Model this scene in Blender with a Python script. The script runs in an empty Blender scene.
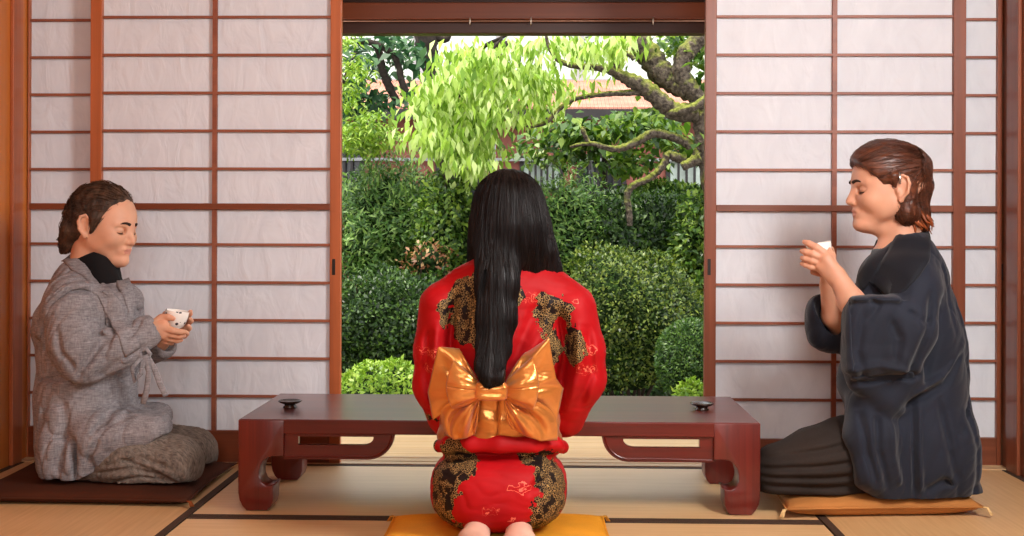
import bpy, bmesh, math, random
import numpy as np
from mathutils import Vector, Matrix
random.seed(7)
rng = np.random.default_rng(7)
SC = bpy.context.scene
COL = SC.collection

# ------------------------------------------------------------------ camera
F = 1247.0
YAW = math.radians(1.5)
ROLL = math.radians(0.2)
CAM = Vector((0, 0, 0.79))
_r = Vector((math.cos(YAW), math.sin(YAW), 0))
FW = Vector((-math.sin(YAW), math.cos(YAW), 0))
_u = Vector((0, 0, 1))
RT = _r * math.cos(ROLL) + _u * math.sin(ROLL)
UP = _u * math.cos(ROLL) - _r * math.sin(ROLL)
cam_d = bpy.data.cameras.new('camera')
cam = bpy.data.objects.new('camera', cam_d)
COL.objects.link(cam)
cam.matrix_world = Matrix(((RT.x, UP.x, -FW.x, CAM.x), (RT.y, UP.y, -FW.y, CAM.y), (RT.z, UP.z, -FW.z, CAM.z), (0, 0, 0, 1)))
cam_d.sensor_width = 36
cam_d.lens = 36 * F / 1024
cam_d.shift_y = -39 / 1024
cam_d.clip_start = 0.05
SC.camera = cam


def at(px, py, d):
    """point seen at a pixel at a given distance along the view axis"""
    return CAM + FW * d + RT * ((px - 512) / F * d) + UP * ((229 - py) / F * d)


def ray(px, py):
    return FW + RT * ((px - 512) / F) + UP * ((229 - py) / F)


def on_y(px, py, Y):
    r = ray(px, py)
    return CAM + r * ((Y - CAM.y) / r.y)


def on_z(px, py, Z=0.0):
    r = ray(px, py)
    return CAM + r * ((Z - CAM.z) / r.z)


# ------------------------------------------------------------------ colours and node materials
def lin(c):
    return tuple(((v / 255) / 12.92 if v / 255 <= 0.04045 else ((v / 255 + 0.055) / 1.055) ** 2.4) for v in c) + (1.0,)


class NT:
    def __init__(s, name):
        s.m = bpy.data.materials.new(name)
        s.m.use_nodes = True
        s.t = s.m.node_tree
        s.n = s.t.nodes
        s.b = s.n['Principled BSDF']
        s.out = s.n['Material Output']

    def new(s, t, **kw):
        n = s.n.new(t)
        for k, v in kw.items():
            setattr(n, k, v)
        return n

    def link(s, a, b):
        s.t.links.new(a, b)

    def set(s, sock, v):
        if hasattr(v, 'is_linked') or isinstance(v, bpy.types.NodeSocket):
            s.link(v, sock)
        else:
            sock.default_value = v

    def coord(s, scale=(1, 1, 1), rot=(0, 0, 0), kind='Object', loc=(0, 0, 0)):
        c = s.new('ShaderNodeTexCoord')
        m = s.new('ShaderNodeMapping')
        s.link(c.outputs[kind], m.inputs['Vector'])
        m.inputs['Scale'].default_value = scale
        m.inputs['Rotation'].default_value = rot
        m.inputs['Location'].default_value = loc
        return m.outputs[0]

    def noise(s, vec, scale=5, detail=4, rough=0.5, dist=0.0, out='Fac'):
        n = s.new('ShaderNodeTexNoise')
        s.link(vec, n.inputs['Vector'])
        n.inputs['Scale'].default_value = scale
        n.inputs['Detail'].default_value = detail
        n.inputs['Roughness'].default_value = rough
        n.inputs['Distortion'].default_value = dist
        return n.outputs[out]

    def voro(s, vec, scale=5, feature='F1', out='Distance'):
        n = s.new('ShaderNodeTexVoronoi', feature=feature)
        s.link(vec, n.inputs['Vector'])
        n.inputs['Scale'].default_value = scale
        return n.outputs[out]

    def wave(s, vec, scale=5, dist=0.0, detail=2, dscale=1.0, direction='X', kind='BANDS', profile='SIN'):
        n = s.new('ShaderNodeTexWave', wave_type=kind, wave_profile=profile)
        if kind == 'BANDS':
            n.bands_direction = direction
        s.link(vec, n.inputs['Vector'])
        n.inputs['Scale'].default_value = scale
        n.inputs['Distortion'].default_value = dist
        n.inputs['Detail'].default_value = detail
        n.inputs['Detail Scale'].default_value = dscale
        return n.outputs['Fac']

    def ramp(s, fac, stops, interp='LINEAR'):
        r = s.new('ShaderNodeValToRGB')
        s.link(fac, r.inputs[0])
        cr = r.color_ramp
        cr.interpolation = interp
        while len(cr.elements) < len(stops):
            cr.elements.new(0.5)
        for e, (p, c) in zip(cr.elements, stops):
            e.position = p
            e.color = c if len(c) == 4 else tuple(c) + (1,)
        return r.outputs['Color']

    def mix(s, fac, a, b, mode='MIX'):
        n = s.new('ShaderNodeMix', data_type='RGBA', blend_type=mode)
        s.set(n.inputs[0], fac)
        s.set(n.inputs[6], a)
        s.set(n.inputs[7], b)
        return n.outputs[2]

    def math(s, op, a, b=0.0, c=None, clamp=False):
        n = s.new('ShaderNodeMath', operation=op)
        n.use_clamp = clamp
        s.set(n.inputs[0], a)
        s.set(n.inputs[1], b)
        if c is not None:
            s.set(n.inputs[2], c)
        return n.outputs[0]

    def bump(s, h, strength=0.3, dist=0.01, normal=None):
        b = s.new('ShaderNodeBump')
        s.link(h, b.inputs['Height'])
        b.inputs['Strength'].default_value = strength
        b.inputs['Distance'].default_value = dist
        if normal is not None:
            s.link(normal, b.inputs['Normal'])
        return b.outputs[0]

    def fin(s, color, rough=0.5, normal=None, spec=0.5, **kw):
        s.set(s.b.inputs['Base Color'], color)
        s.set(s.b.inputs['Roughness'], rough)
        s.b.inputs['Specular IOR Level'].default_value = spec
        if normal is not None:
            s.link(normal, s.b.inputs['Normal'])
        for k, v in kw.items():
            s.set(s.b.inputs[k.replace('_', ' ')], v)
        return s.m


def wood(name, c0, c1, axis='Z', rough=0.38, scale=1.0, spec=0.4, bump=0.05, coat=0.0, contrast=1.0):
    t = NT(name)
    st = {'X': (1.2, 30, 30), 'Y': (30, 1.2, 30), 'Z': (30, 30, 1.2)}[axis]
    v = t.coord(tuple(a * scale for a in st))
    n1 = t.noise(v, 1.0, 5, 0.6, 0.6)
    v2 = t.coord(tuple(a * scale * 0.22 for a in st))
    n2 = t.noise(v2, 1.0, 3, 0.5, 1.2)
    f = t.math('MULTIPLY_ADD', n1, 0.55 * contrast, t.math('MULTIPLY', n2, 0.6))
    c = t.ramp(f, [(0.3, lin(c0)), (0.78, lin(c1))])
    m = t.fin(c, rough, t.bump(n1, bump, 0.002), spec)
    if coat:
        t.b.inputs['Coat Weight'].default_value = coat
        t.b.inputs['Coat Roughness'].default_value = 0.12
    return m


def plain(name, c, rough=0.5, spec=0.4, var=0.08, vs=20, **kw):
    t = NT(name)
    v = t.coord()
    n = t.noise(v, vs, 3)
    a = tuple(max(0, x * (1 - var)) for x in c)
    b = tuple(min(255, x * (1 + var)) for x in c)
    return t.fin(t.ramp(n, [(0.3, lin(a)), (0.7, lin(b))]), rough, None, spec, **kw)


# ------------------------------------------------------------------ object helpers
def tag(o, label=None, cat=None, group=None, kind=None):
    if label:
        o['label'] = label
    if cat:
        o['category'] = cat
    if group:
        o['group'] = group
    if kind:
        o['kind'] = kind
    return o


def empty(name, loc, label=None, cat=None, group=None, kind=None):
    o = bpy.data.objects.new(name, None)
    o.empty_display_size = 0.05
    o.location = loc
    COL.objects.link(o)
    return tag(o, label, cat, group, kind)


def adopt(o, parent):
    """parent without moving (meshes are written in world space)"""
    o.parent = parent
    if parent.type == 'EMPTY' and parent.parent is None:
        o.matrix_parent_inverse = Matrix.Translation(-Vector(parent.location))
    return o


def link_mesh(name, me, mats, parent=None, smooth=False):
    o = bpy.data.objects.new(name, me)
    COL.objects.link(o)
    for m in (mats if isinstance(mats, (list, tuple)) else [mats]):
        me.materials.append(m)
    if smooth:
        me.polygons.foreach_set('use_smooth', [True] * len(me.polygons))
    if parent is not None:
        if parent.type == 'EMPTY':
            o.parent = parent
            o.matrix_parent_inverse = Matrix.Translation(-Vector(parent.location))
        else:
            o.parent = parent
    return o


class MB:
    """collects shapes into one bmesh, world coordinates"""

    def __init__(s):
        s.bm = bmesh.new()

    def box(s, x0, x1, y0, y1, z0, z1, bev=0.0, seg=2, mat=0):
        r = bmesh.ops.create_cube(s.bm, size=1.0)
        vs = r['verts']
        for v in vs:
            v.co = Vector(((x0 + x1) / 2 + v.co.x * (x1 - x0), (y0 + y1) / 2 + v.co.y * (y1 - y0), (z0 + z1) / 2 + v.co.z * (z1 - z0)))
        fs = set(f for v in vs for f in v.link_faces)
        for f in fs:
            f.material_index = mat
        if bev > 0:
            es = list(set(e for v in vs for e in v.link_edges))
            bmesh.ops.bevel(s.bm, geom=es, offset=bev, segments=seg, profile=0.5, affect='EDGES')
        return s

    def prism(s, pts, y0, y1, bev=0.0, seg=2):
        """polygon in x,z extruded along y"""
        a = [s.bm.verts.new((x, y0, z)) for x, z in pts]
        b = [s.bm.verts.new((x, y1, z)) for x, z in pts]
        n = len(pts)
        f0 = s.bm.faces.new(a)
        f1 = s.bm.faces.new(list(reversed(b)))
        sides = []
        for i in range(n):
            sides.append(s.bm.faces.new((a[i], b[i], b[(i + 1) % n], a[(i + 1) % n])))
        bmesh.ops.recalc_face_normals(s.bm, faces=[f0, f1] + sides)
        if bev > 0:
            es = list(set(list(f0.edges) + list(f1.edges)))
            bmesh.ops.bevel(s.bm, geom=es, offset=bev, segments=seg, profile=0.5, affect='EDGES')
        return s

    def lathe(s, prof, c, n=32, close=True):
        """profile (r,z) revolved about z at c"""
        rings = []
        for r, z in prof:
            if r < 1e-6:
                rings.append([s.bm.verts.new((c[0], c[1], c[2] + z))])
            else:
                rings.append([s.bm.verts.new((c[0] + r * math.cos(2 * math.pi * i / n), c[1] + r * math.sin(2 * math.pi * i / n), c[2] + z)) for i in range(n)])
        for A, B in zip(rings, rings[1:]):
            for i in range(n):
                j = (i + 1) % n
                if len(A) == 1 and len(B) == 1:
                    continue
                if len(A) == 1:
                    s.bm.faces.new((A[0], B[j], B[i]))
                elif len(B) == 1:
                    s.bm.faces.new((A[i], A[j], B[0]))
                else:
                    s.bm.faces.new((A[i], A[j], B[j], B[i]))
        return s

    def tube(s, pts, rad, n=8, cap=True, squash=None):
        """swept tube; rad a number or list; squash=(axis vector, factor) flattens"""
        pts = [Vector(p) for p in pts]
        k = len(pts)
        rs = rad if isinstance(rad, (list, tuple)) else [rad] * k
        rings = []
        ref = None
        for i, p in enumerate(pts):
            t = (pts[min(i + 1, k - 1)] - pts[max(i - 1, 0)]).normalized()
            if ref is None:
                ref = Vector((0, 0, 1)) if abs(t.z) < 0.9 else Vector((1, 0, 0))
            a = t.cross(ref)
            if a.length < 1e-5:
                a = t.orthogonal()
            a.normalize()
            b = a.cross(t).normalized()
            ref = b
            rg = []
            for j in range(n):
                an = 2 * math.pi * j / n
                q = a * (math.cos(an) * rs[i]) + b * (math.sin(an) * rs[i])
                if squash is not None:
                    ax, fa = squash
                    q = q - ax * (q.dot(ax) * (1 - fa))
                rg.append(s.bm.verts.new(p + q))
            rings.append(rg)
        for A, B in zip(rings, rings[1:]):
            for j in range(n):
                s.bm.faces.new((A[j], A[(j + 1) % n], B[(j + 1) % n], B[j]))
        if cap:
            s.bm.faces.new(list(reversed(rings[0])))
            s.bm.faces.new(rings[-1])
        return s

    def grid(s, fn, nu, nv):
        """open sheet from fn(u,v)"""
        V = [[s.bm.verts.new(fn(i / nu, j / nv)) for j in range(nv + 1)] for i in range(nu + 1)]
        for i in range(nu):
            for j in range(nv):
                s.bm.faces.new((V[i][j], V[i + 1][j], V[i + 1][j + 1], V[i][j + 1]))
        return s

    def build(s, name, mats, parent=None, smooth=False, fix=True):
        if fix:
            bmesh.ops.recalc_face_normals(s.bm, faces=s.bm.faces)
        me = bpy.data.meshes.new(name)
        s.bm.to_mesh(me)
        s.bm.free()
        return link_mesh(name, me, mats, parent, smooth)


def add_mod(o, kind, **kw):
    m = o.modifiers.new(kind.lower(), kind)
    for k, v in kw.items():
        setattr(m, k, v)
    return m


def smooth_by_angle(o, deg=40):
    me = o.data
    me.polygons.foreach_set('use_smooth', [True] * len(me.polygons))
    me.set_sharp_from_angle(angle=math.radians(deg))


def recenter(o, loc):
    """move a top-level mesh's origin to loc"""
    loc = Vector(loc)
    o.data.transform(Matrix.Translation(-loc))
    o.location = loc
    return o
# ------------------------------------------------------------------ the room
W = 4.16                      # inner face of the sliding-screen wall
M = {}
M['wood_l'] = wood('cedar_left_lit', (132, 62, 28), (196, 108, 62), 'Z', 0.36)  # left stiles: the stronger light on this side is put into the colour
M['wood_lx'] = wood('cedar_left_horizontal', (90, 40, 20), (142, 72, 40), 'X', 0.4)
M['wood_r'] = wood('cedar_right_shaded', (96, 44, 26), (146, 80, 52), 'Z', 0.36)  # right stiles: same cedar, the weaker light is put into the colour
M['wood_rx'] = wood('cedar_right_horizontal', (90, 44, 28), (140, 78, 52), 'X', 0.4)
M['bar'] = wood('lattice_wood', (112, 56, 38), (158, 92, 66), 'X', 0.45)
M['wall_wood'] = wood('wall_board_lit_wood', (170, 90, 30), (214, 128, 58), 'Z', 0.35, 0.6)  # left wall: grazing light painted in as a brighter wood tone
M['wall_wood_r'] = wood('wall_board_shaded_wood', (84, 44, 28), (128, 72, 46), 'Z', 0.35, 0.6)  # right wall: unlit side, its shade painted in as a darker tone
M['beam'] = wood('lintel_wood', (84, 35, 13), (120, 56, 26), 'X', 0.35)
M['beam_dark'] = wood('dark_lintel_wood', (44, 20, 11), (70, 35, 21), 'X', 0.4)
M['plank'] = wood('veranda_wood', (186, 142, 92), (222, 184, 134), 'X', 0.42, 0.8)
M['sill'] = wood('sill_wood', (178, 140, 100), (214, 180, 138), 'X', 0.4)
M['pull'] = plain('dark_pull_metal', (28, 20, 16), 0.35)
M['plaster'] = plain('plaster', (226, 212, 190), 0.9, 0.2, 0.04)
M['ceil'] = wood('ceiling_board', (150, 110, 74), (190, 150, 108), 'X', 0.6)

# shoji paper: thin, lets light through, slightly creased
t = NT('screen_paper')
v = t.coord((1, 1, 1))
n1 = t.noise(t.coord((16, 1, 7), (0, math.radians(35), 0)), 1.0, 3, 0.5, 0.8)
n2 = t.noise(t.coord((1, 1, 1)), 260, 3)
col = t.ramp(n1, [(0.25, lin((222, 224, 231))), (0.75, lin((232, 234, 240)))])
nb = t.bump(n1, 0.35, 0.02, t.bump(n2, 0.06, 0.002))
t.fin(col, 0.85, nb, 0.1)
tr = t.new('ShaderNodeBsdfTranslucent')
t.link(col, tr.inputs['Color'])
mx = t.new('ShaderNodeMixShader')
mx.inputs[0].default_value = 0.12
t.link(t.b.outputs[0], mx.inputs[1])
t.link(tr.outputs[0], mx.inputs[2])
t.link(mx.outputs[0], t.out.inputs['Surface'])
M['paper'] = t.m


# tatami: woven rush, ribs across the short side
def tatami(name, axis, c0, c1):
    t = NT(name)
    sc = (1, 1, 1)
    v = t.coord(sc)
    ribs = t.wave(v, 72, 0.4, 1, 3, 'Y' if axis == 'X' else 'X')
    st = t.coord((3, 90, 1) if axis == 'X' else (90, 3, 1))
    n = t.noise(st, 1.0, 4, 0.6)
    big = t.noise(v, 2.2, 3)
    f = t.math('MULTIPLY_ADD', n, 0.6, t.math('MULTIPLY', big, 0.4))
    c = t.ramp(f, [(0.3, lin(c0)), (0.72, lin(c1))])
    return t.fin(c, 0.46, t.bump(ribs, 0.08, 0.002), 1.0)


M['tatami_x'] = tatami('rush_mat_lengthwise', 'X', (208, 164, 112), (234, 196, 146))
M['tatami_y'] = tatami('rush_mat_crosswise', 'Y', (194, 148, 96), (224, 182, 130))
t = NT('mat_border_cloth')
v = t.coord((1, 1, 1))
M['heri'] = t.fin(t.ramp(t.noise(v, 400, 2), [(0.3, lin((56, 40, 30))), (0.7, lin((84, 64, 52)))]), 0.8, None, 0.2)

XL = on_y(18, 459, W).x       # left wall face
XR = on_y(1009, 470, W).x     # right wall face
YB = -2.6                     # wall behind the camera
ZC = 2.35
o = MB().box(XL - 0.15, XR + 0.15, YB - 0.1, W + 0.10, -0.25, -0.03).build('floor', M['tatami_x']); tag(o, kind='structure')
o = MB().box(XL - 0.15, XR + 0.15, YB - 0.1, W + 0.16, ZC, ZC + 0.08).build('ceiling', M['ceil']); tag(o, kind='structure')
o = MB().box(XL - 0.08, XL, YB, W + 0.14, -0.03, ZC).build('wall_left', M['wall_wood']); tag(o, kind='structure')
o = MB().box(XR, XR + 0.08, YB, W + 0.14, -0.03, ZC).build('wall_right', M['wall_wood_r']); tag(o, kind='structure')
o = MB().box(XL - 0.08, XR + 0.08, YB - 0.08, YB, -0.03, ZC).build('wall_behind', M['plaster']); tag(o, kind='structure')
ZT = 1.80                     # top of the screens
o = MB().box(XL, XR, W + 0.02, W + 0.11, ZT + 0.1, ZC).build('wall_back', M['plaster']); tag(o, kind='structure')
o = MB().box(XL, XR, W - 0.02, W + 0.14, ZT, ZT + 0.1, 0.004).build('trim_1', M['wood_lx']); tag(o, kind='structure')
# corner posts
xa = on_y(11, 300, W - 0.045).x; xb = on_y(17.3, 300, W - 0.01).x
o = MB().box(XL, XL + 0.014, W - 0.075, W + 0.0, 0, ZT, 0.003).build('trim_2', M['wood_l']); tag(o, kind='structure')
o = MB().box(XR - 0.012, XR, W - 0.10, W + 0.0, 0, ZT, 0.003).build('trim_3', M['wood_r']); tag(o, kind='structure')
# sill with grooves
m = MB()
m.box(XL, XR, W - 0.005, W + 0.028, -0.03, 0.004, 0.002)
m.box(XL, XR, W + 0.028, W + 0.05, -0.03, 0.002)
m.box(XL, XR, W + 0.05, W + 0.085, -0.03, 0.004, 0.002)
m.box(XL, XR, W + 0.085, W + 0.115, -0.03, 0.002)
m.box(XL, XR, W + 0.115, W + 0.14, -0.03, 0.004, 0.002)
o = m.build('trim_4', M['sill']); tag(o, kind='structure')

# tatami mats: rush top plus cloth borders
def mat(x0, x1, y0, y1, axis, label, grp='tatami mats on the floor'):
    r = empty('tatami_mat', ((x0 + x1) / 2, (y0 + y1) / 2, -0.03), label, 'tatami mat', grp)
    b = 0.024
    if axis == 'X':           # long side along x: borders at y0 and y1
        MB().box(x0, x1, y0 + b, y1 - b, -0.03, 0.0, 0.001).build('rush_surface', M['tatami_x'], r)
        for a in (y0, y1 - b):
            MB().box(x0, x1, a + 0.0005, a + b - 0.0005, -0.029, 0.0012, 0.001).build('cloth_border', M['heri'], r)
    else:
        MB().box(x0 + b, x1 - b, y0, y1, -0.03, 0.0, 0.001).build('rush_surface', M['tatami_y'], r)
        for a in (x0, x1 - b):
            MB().box(a + 0.0005, a + b - 0.0005, y0, y1, -0.029, 0.0012, 0.001).build('cloth_border', M['heri'], r)
    return r

MX0 = on_z(201, 507).x
MX1 = on_z(826, 527).x
MY = on_z(505, 519.5).y
mat(MX0, MX1, MY + 0.003, W - 0.006, 'X', 'rush tatami mat lying under the low red table')
mat(MX0, MX1, MY - 0.86, MY - 0.003, 'X', 'browner tatami mat in front of the table, under the gold cushion')
mat(XL + 0.002, MX0 - 0.004, 2.38, W - 0.006, 'Y', 'tatami mat against the orange wall, under the dark brown cushion')
mat(MX1 + 0.004, XR - 0.002, 2.38, W - 0.006, 'Y', 'tatami mat against the dark brown wall, under the ochre cushion')

# ---------------- sliding screens
ZM = on_y(215, 206.5, W).z    # thick middle bar
SP = 0.1275


def screen(n, xs0, xs1, mull, y, wst, m_st, m_rl, label, zoff=0.0, pull_x=None, pull_z=None, rail_top=None):
    """one sliding screen: stiles at xs0/xs1 edges, mullion centres in mull, bars at the shared spacing"""
    r = empty('door_%d' % n, ((xs0 + xs1) / 2, y + 0.012, 0.0), label, 'sliding screen', None, 'structure')
    d0, d1 = y, y + 0.026
    MB().box(xs0, xs0 + wst[0], d0, d1, 0.0, ZT, 0.002).build('stile', m_st, r)
    MB().box(xs1 - wst[1], xs1, d0, d1, 0.0, ZT, 0.002).build('stile', m_st, r)
    zb = rail_top
    MB().box(xs0 + wst[0], xs1 - wst[1], d0 + 0.002, d1 - 0.002, 0.0, zb, 0.002).build('bottom_rail', m_rl, r)
    MB().box(xs0 + wst[0], xs1 - wst[1], d0 + 0.002, d1 - 0.002, ZT - 0.04, ZT, 0.002).build('top_rail', m_rl, r)
    MB().box(xs0 + wst[0], xs1 - wst[1], d0 + 0.001, d1 - 0.003, ZM + zoff - 0.0105, ZM + zoff + 0.0105, 0.0015).build('middle_rail', m_rl, r)
    b = MB()
    for k in list(range(-6, 0)) + list(range(1, 8)):
        z = ZM + zoff + SP * k
        if zb + 0.02 < z < ZT - 0.06:
            b.box(xs0 + wst[0], xs1 - wst[1], d0 + 0.005, d0 + 0.018, z - 0.0042, z + 0.0042)
    for x in mull:
        b.box(x - 0.0075, x + 0.0075, d0 + 0.004, d0 + 0.018, zb, ZT - 0.04)
    b.build('lattice', M['bar'], r)
    MB().box(xs0 + wst[0], xs1 - wst[1], d0 + 0.0185, d0 + 0.0195, zb, ZT - 0.04).build('paper', M['paper'], r)
    if pull_x is not None:
        q = MB()
        q.box(pull_x - 0.0055, pull_x + 0.0055, d0 - 0.0012, d0 + 0.004, pull_z - 0.027, pull_z + 0.027, 0.001)
        q.build('finger_pull', M['pull'], r)
    return r


yb = W + 0.060                # rear track
X = lambda px: on_y(px, 300, W + 0.0).x
Xb = lambda px: on_y(px, 300, yb).x
zrail = on_y(60, 429.5, W).z
zrailR = on_y(980, 441, W).z
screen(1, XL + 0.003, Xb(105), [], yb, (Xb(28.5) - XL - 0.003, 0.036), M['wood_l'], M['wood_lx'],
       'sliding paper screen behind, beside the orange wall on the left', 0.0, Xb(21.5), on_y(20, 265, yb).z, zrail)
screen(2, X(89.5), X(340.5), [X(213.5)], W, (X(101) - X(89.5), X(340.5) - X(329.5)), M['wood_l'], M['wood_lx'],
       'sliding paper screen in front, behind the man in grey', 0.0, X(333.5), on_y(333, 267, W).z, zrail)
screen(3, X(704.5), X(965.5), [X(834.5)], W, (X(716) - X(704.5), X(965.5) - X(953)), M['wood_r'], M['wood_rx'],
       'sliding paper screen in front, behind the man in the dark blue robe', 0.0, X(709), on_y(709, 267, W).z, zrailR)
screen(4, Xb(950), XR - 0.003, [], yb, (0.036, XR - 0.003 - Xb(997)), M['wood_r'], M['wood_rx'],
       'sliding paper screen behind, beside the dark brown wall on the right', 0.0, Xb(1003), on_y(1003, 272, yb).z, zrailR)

# ---------------- veranda
YV = W + 1.05
m = MB()
nP = 7
for k in range(nP):
    a = W + 0.145 + (YV - W - 0.145) * k / nP
    b = W + 0.145 + (YV - W - 0.145) * (k + 1) / nP
    m.box(XL - 0.3, XR + 0.3, a + 0.001, b - 0.001, -0.06, -0.012, 0.0015)
o = m.build('veranda_floor', M['plank']); tag(o, kind='structure')
zl = lambda py: on_y(522, py, YV).z
m = MB().box(XL - 0.3, XR + 0.3, YV - 0.02, YV + 0.06, zl(34), zl(20), 0.003)
o = m.build('trim_5', M['beam_dark']); tag(o, kind='structure')
m = MB().box(XL - 0.3, XR + 0.3, YV - 0.055, YV + 0.05, zl(21.5), zl(4.5), 0.004)
o = m.build('trim_6', M['beam']); tag(o, kind='structure')
m = MB().box(XL - 0.3, XR + 0.3, YV - 0.0, YV + 0.06, zl(4.5), ZC, 0.004)
o = m.build('trim_7', M['beam_dark']); tag(o, kind='structure')
rail = MB().tube([(XL - 0.3, YV - 0.052, zl(23)), (XR + 0.3, YV - 0.052, zl(23))], 0.0035, 8)
for px in (353, 470, 531, 654):
    pass
M['rail_metal'] = plain('rail_metal', (150, 110, 90), 0.3, 0.6, 0.05, 20, Metallic=0.6)
M['hook'] = plain('hook_metal', (196, 176, 160), 0.3, 0.6, 0.05, 20, Metallic=0.5)
rt = empty('curtain_rail', (0, YV - 0.05, zl(23)), 'thin metal curtain rail with small hooks under the orange lintel', 'curtain rail')
rail.build('rail', M['rail_metal'], rt, True)
for px in (470, 531, 653):
    p = on_y(px, 21, YV - 0.058)
    MB().tube([p + Vector((0, 0.004, 0.014)), p + Vector((0, -0.004, 0.006)), p + Vector((0, -0.004, -0.008)), p + Vector((0, 0.004, -0.014))], 0.0032, 6).build('hook', M['hook'], rt, True)
for x in (XL - 0.1, XR + 0.1):
    o = MB().box(x - 0.05, x + 0.05, YV - 0.05, YV + 0.05, -0.3, zl(34), 0.004).build('veranda_pillar', M['beam']); tag(o, kind='structure')
o = MB().box(XL - 0.6, XR + 0.6, W + 0.14, YV + 0.2, ZC - 0.05, ZC + 0.1).build('roof_eave', M['beam_dark']); tag(o, kind='structure')

# ---------------- low table
M['lacq'] = wood('red_lacquered_wood', (62, 15, 11), (108, 30, 22), 'X', 0.36, 1.6, 1.0, 0.02, 0.5)
M['lacq_z'] = wood('red_lacquered_leg_wood', (68, 17, 12), (114, 34, 24), 'Z', 0.32, 2.2, 0.45, 0.05, 0.15)
TY0 = on_z(500, 513.4).y + 0.0
TX0 = on_y(238.5, 460, TY0).x
TX1 = on_y(760, 460, TY0).x
TZ = on_y(500, 421, TY0).z
TY1 = TY0 + 0.545
tb = empty('low_table', ((TX0 + TX1) / 2, (TY0 + TY1) / 2, 0.0), 'long low dark red lacquered table with scroll brackets', 'table')
M['lacq_side'] = wood('red_lacquered_edge_wood', (62, 15, 11), (108, 30, 22), 'X', 0.34, 1.6, 0.4, 0.02, 0.12)
tt_ = MB().box(TX0, TX1, TY0, TY1, TZ - 0.041, TZ, 0.0035, 3).build('table_top', [M['lacq_side'], M['lacq']], tb)
for p_ in tt_.data.polygons:
    if p_.normal.z > 0.9:
        p_.material_index = 1


def arc(cx, cz, r, a0, a1, n, rz=None):
    rz = rz or r
    return [(cx + r * math.cos(math.radians(a0 + (a1 - a0) * i / n)), cz + rz * math.sin(math.radians(a0 + (a1 - a0) * i / n))) for i in range(n + 1)]


def leg_profile(s, x, top=0.041):
    """front outline of a leg, s=+1 with its outer edge at x and inner side towards +x*s"""
    zt = TZ - top
    P = [(0.0, zt), (0.0, 0.052), (0.004, 0.03), (0.012, 0.014), (0.024, 0.0015), (0.082, 0.0015), (0.092, 0.012), (0.098, 0.03), (0.099, 0.068), (0.104, 0.074)]
    P += [(0.100, 0.076), (0.090, 0.0715), (0.078, 0.072), (0.066, 0.080), (0.0595, 0.095), (0.059, 0.110), (0.063, 0.128), (0.072, 0.142), (0.085, 0.151), (0.100, 0.154), (0.128, 0.154), (0.128, zt)]
    return [(x + s * a, b) for a, b in P]


def bracket(s, x):
    """scroll bracket with a long slot between leg and top"""
    zt = TZ - 0.041
    zb = zt - 0.072
    outer = [(0.124, zt), (0.124, zb), (0.36, zb)] + arc(0.36, zb + 0.072, 0.075, -90, -5, 10, 0.072) + [(0.437, zt)]
    inner = [(0.165, zt - 0.008), (0.165, zb + 0.04), (0.345, zb + 0.04)] + arc(0.345, zt - 0.008, 0.032, -85, -8, 8, 0.024) + [(0.376, zt - 0.008)]
    return [(x + s * a, b) for a, b in outer], [(x + s * a, b) for a, b in inner]


def bracket_mesh(s, x, y0, y1, parent):
    """solid with the slot cut through: bridge outer and inner outlines"""
    outer, inner = bracket(s, x)
    m = MB()
    # split into lower band, vertical bands and top band as joined strips sampled along the contour
    bm = m.bm
    n = 28
    def resample(pl, n):
        pl = [Vector((a, 0, b)) for a, b in pl]
        L = [0]
        for a, b in zip(pl, pl[1:]):
            L.append(L[-1] + (b - a).length)
        out = []
        for i in range(n + 1):
            t = L[-1] * i / n
            k = max(j for j in range(len(L)) if L[j] <= t + 1e-9)
            k = min(k, len(pl) - 2)
            f = (t - L[k]) / max(1e-9, L[k + 1] - L[k])
            out.append(pl[k].lerp(pl[k + 1], f))
        return out
    def paired(o, i):
        rows = []
        for a, b in zip(o, i):
            rows.append((a, b))
        return rows
    segs_o = [[outer[0], outer[1]], [outer[1], outer[2]], outer[2:]]
    segs_i = [[inner[0], inner[1]], [inner[1], inner[2]], inner[2:]]
    O = []; I = []
    for so, si, k in zip(segs_o, segs_i, (4, 14, 12)):
        a = resample(so, k); b = resample(si, k)
        if O:
            a = a[1:]; b = b[1:]
        O += a; I += b
    # close along the top with a thin strip
    zt = TZ - 0.041
    k = 14
    to = resample([(O[-1].x, zt), (O[0].x, zt)], k)[1:-1]
    ti = resample([(I[-1].x, I[-1].z), (I[0].x, I[0].z)], k)[1:-1]
    O += to; I += ti
    vs = []
    for y in (y0, y1):
        vs.append([[bm.verts.new((p.x, y, p.z)) for p in O], [bm.verts.new((p.x, y, p.z)) for p in I]])
    N = len(O)
    for i in range(N):
        j = (i + 1) % N
        bm.faces.new((vs[0][0][i], vs[0][0][j], vs[0][1][j], vs[0][1][i]))
        bm.faces.new((vs[1][0][j], vs[1][0][i], vs[1][1][i], vs[1][1][j]))
        bm.faces.new((vs[0][0][j], vs[0][0][i], vs[1][0][i], vs[1][0][j]))
        bm.faces.new((vs[0][1][i], vs[0][1][j], vs[1][1][j], vs[1][1][i]))
    # raised bead along the lower edge
    q = [p + Vector((0, 0, 0)) for p in O[4:31]]
    pts = []
    for p, ii in zip(O[4:31], I[4:31]):
        d = (ii - p).normalized()
        pts.append(Vector((p.x, y0 - 0.001, p.z)) + Vector((d.x, 0, d.z)) * 0.009)
    m.tube(pts, 0.003, 6)
    o = m.build('scroll_bracket', M['lacq_side'], parent)
    smooth_by_angle(o, 35)


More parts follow.
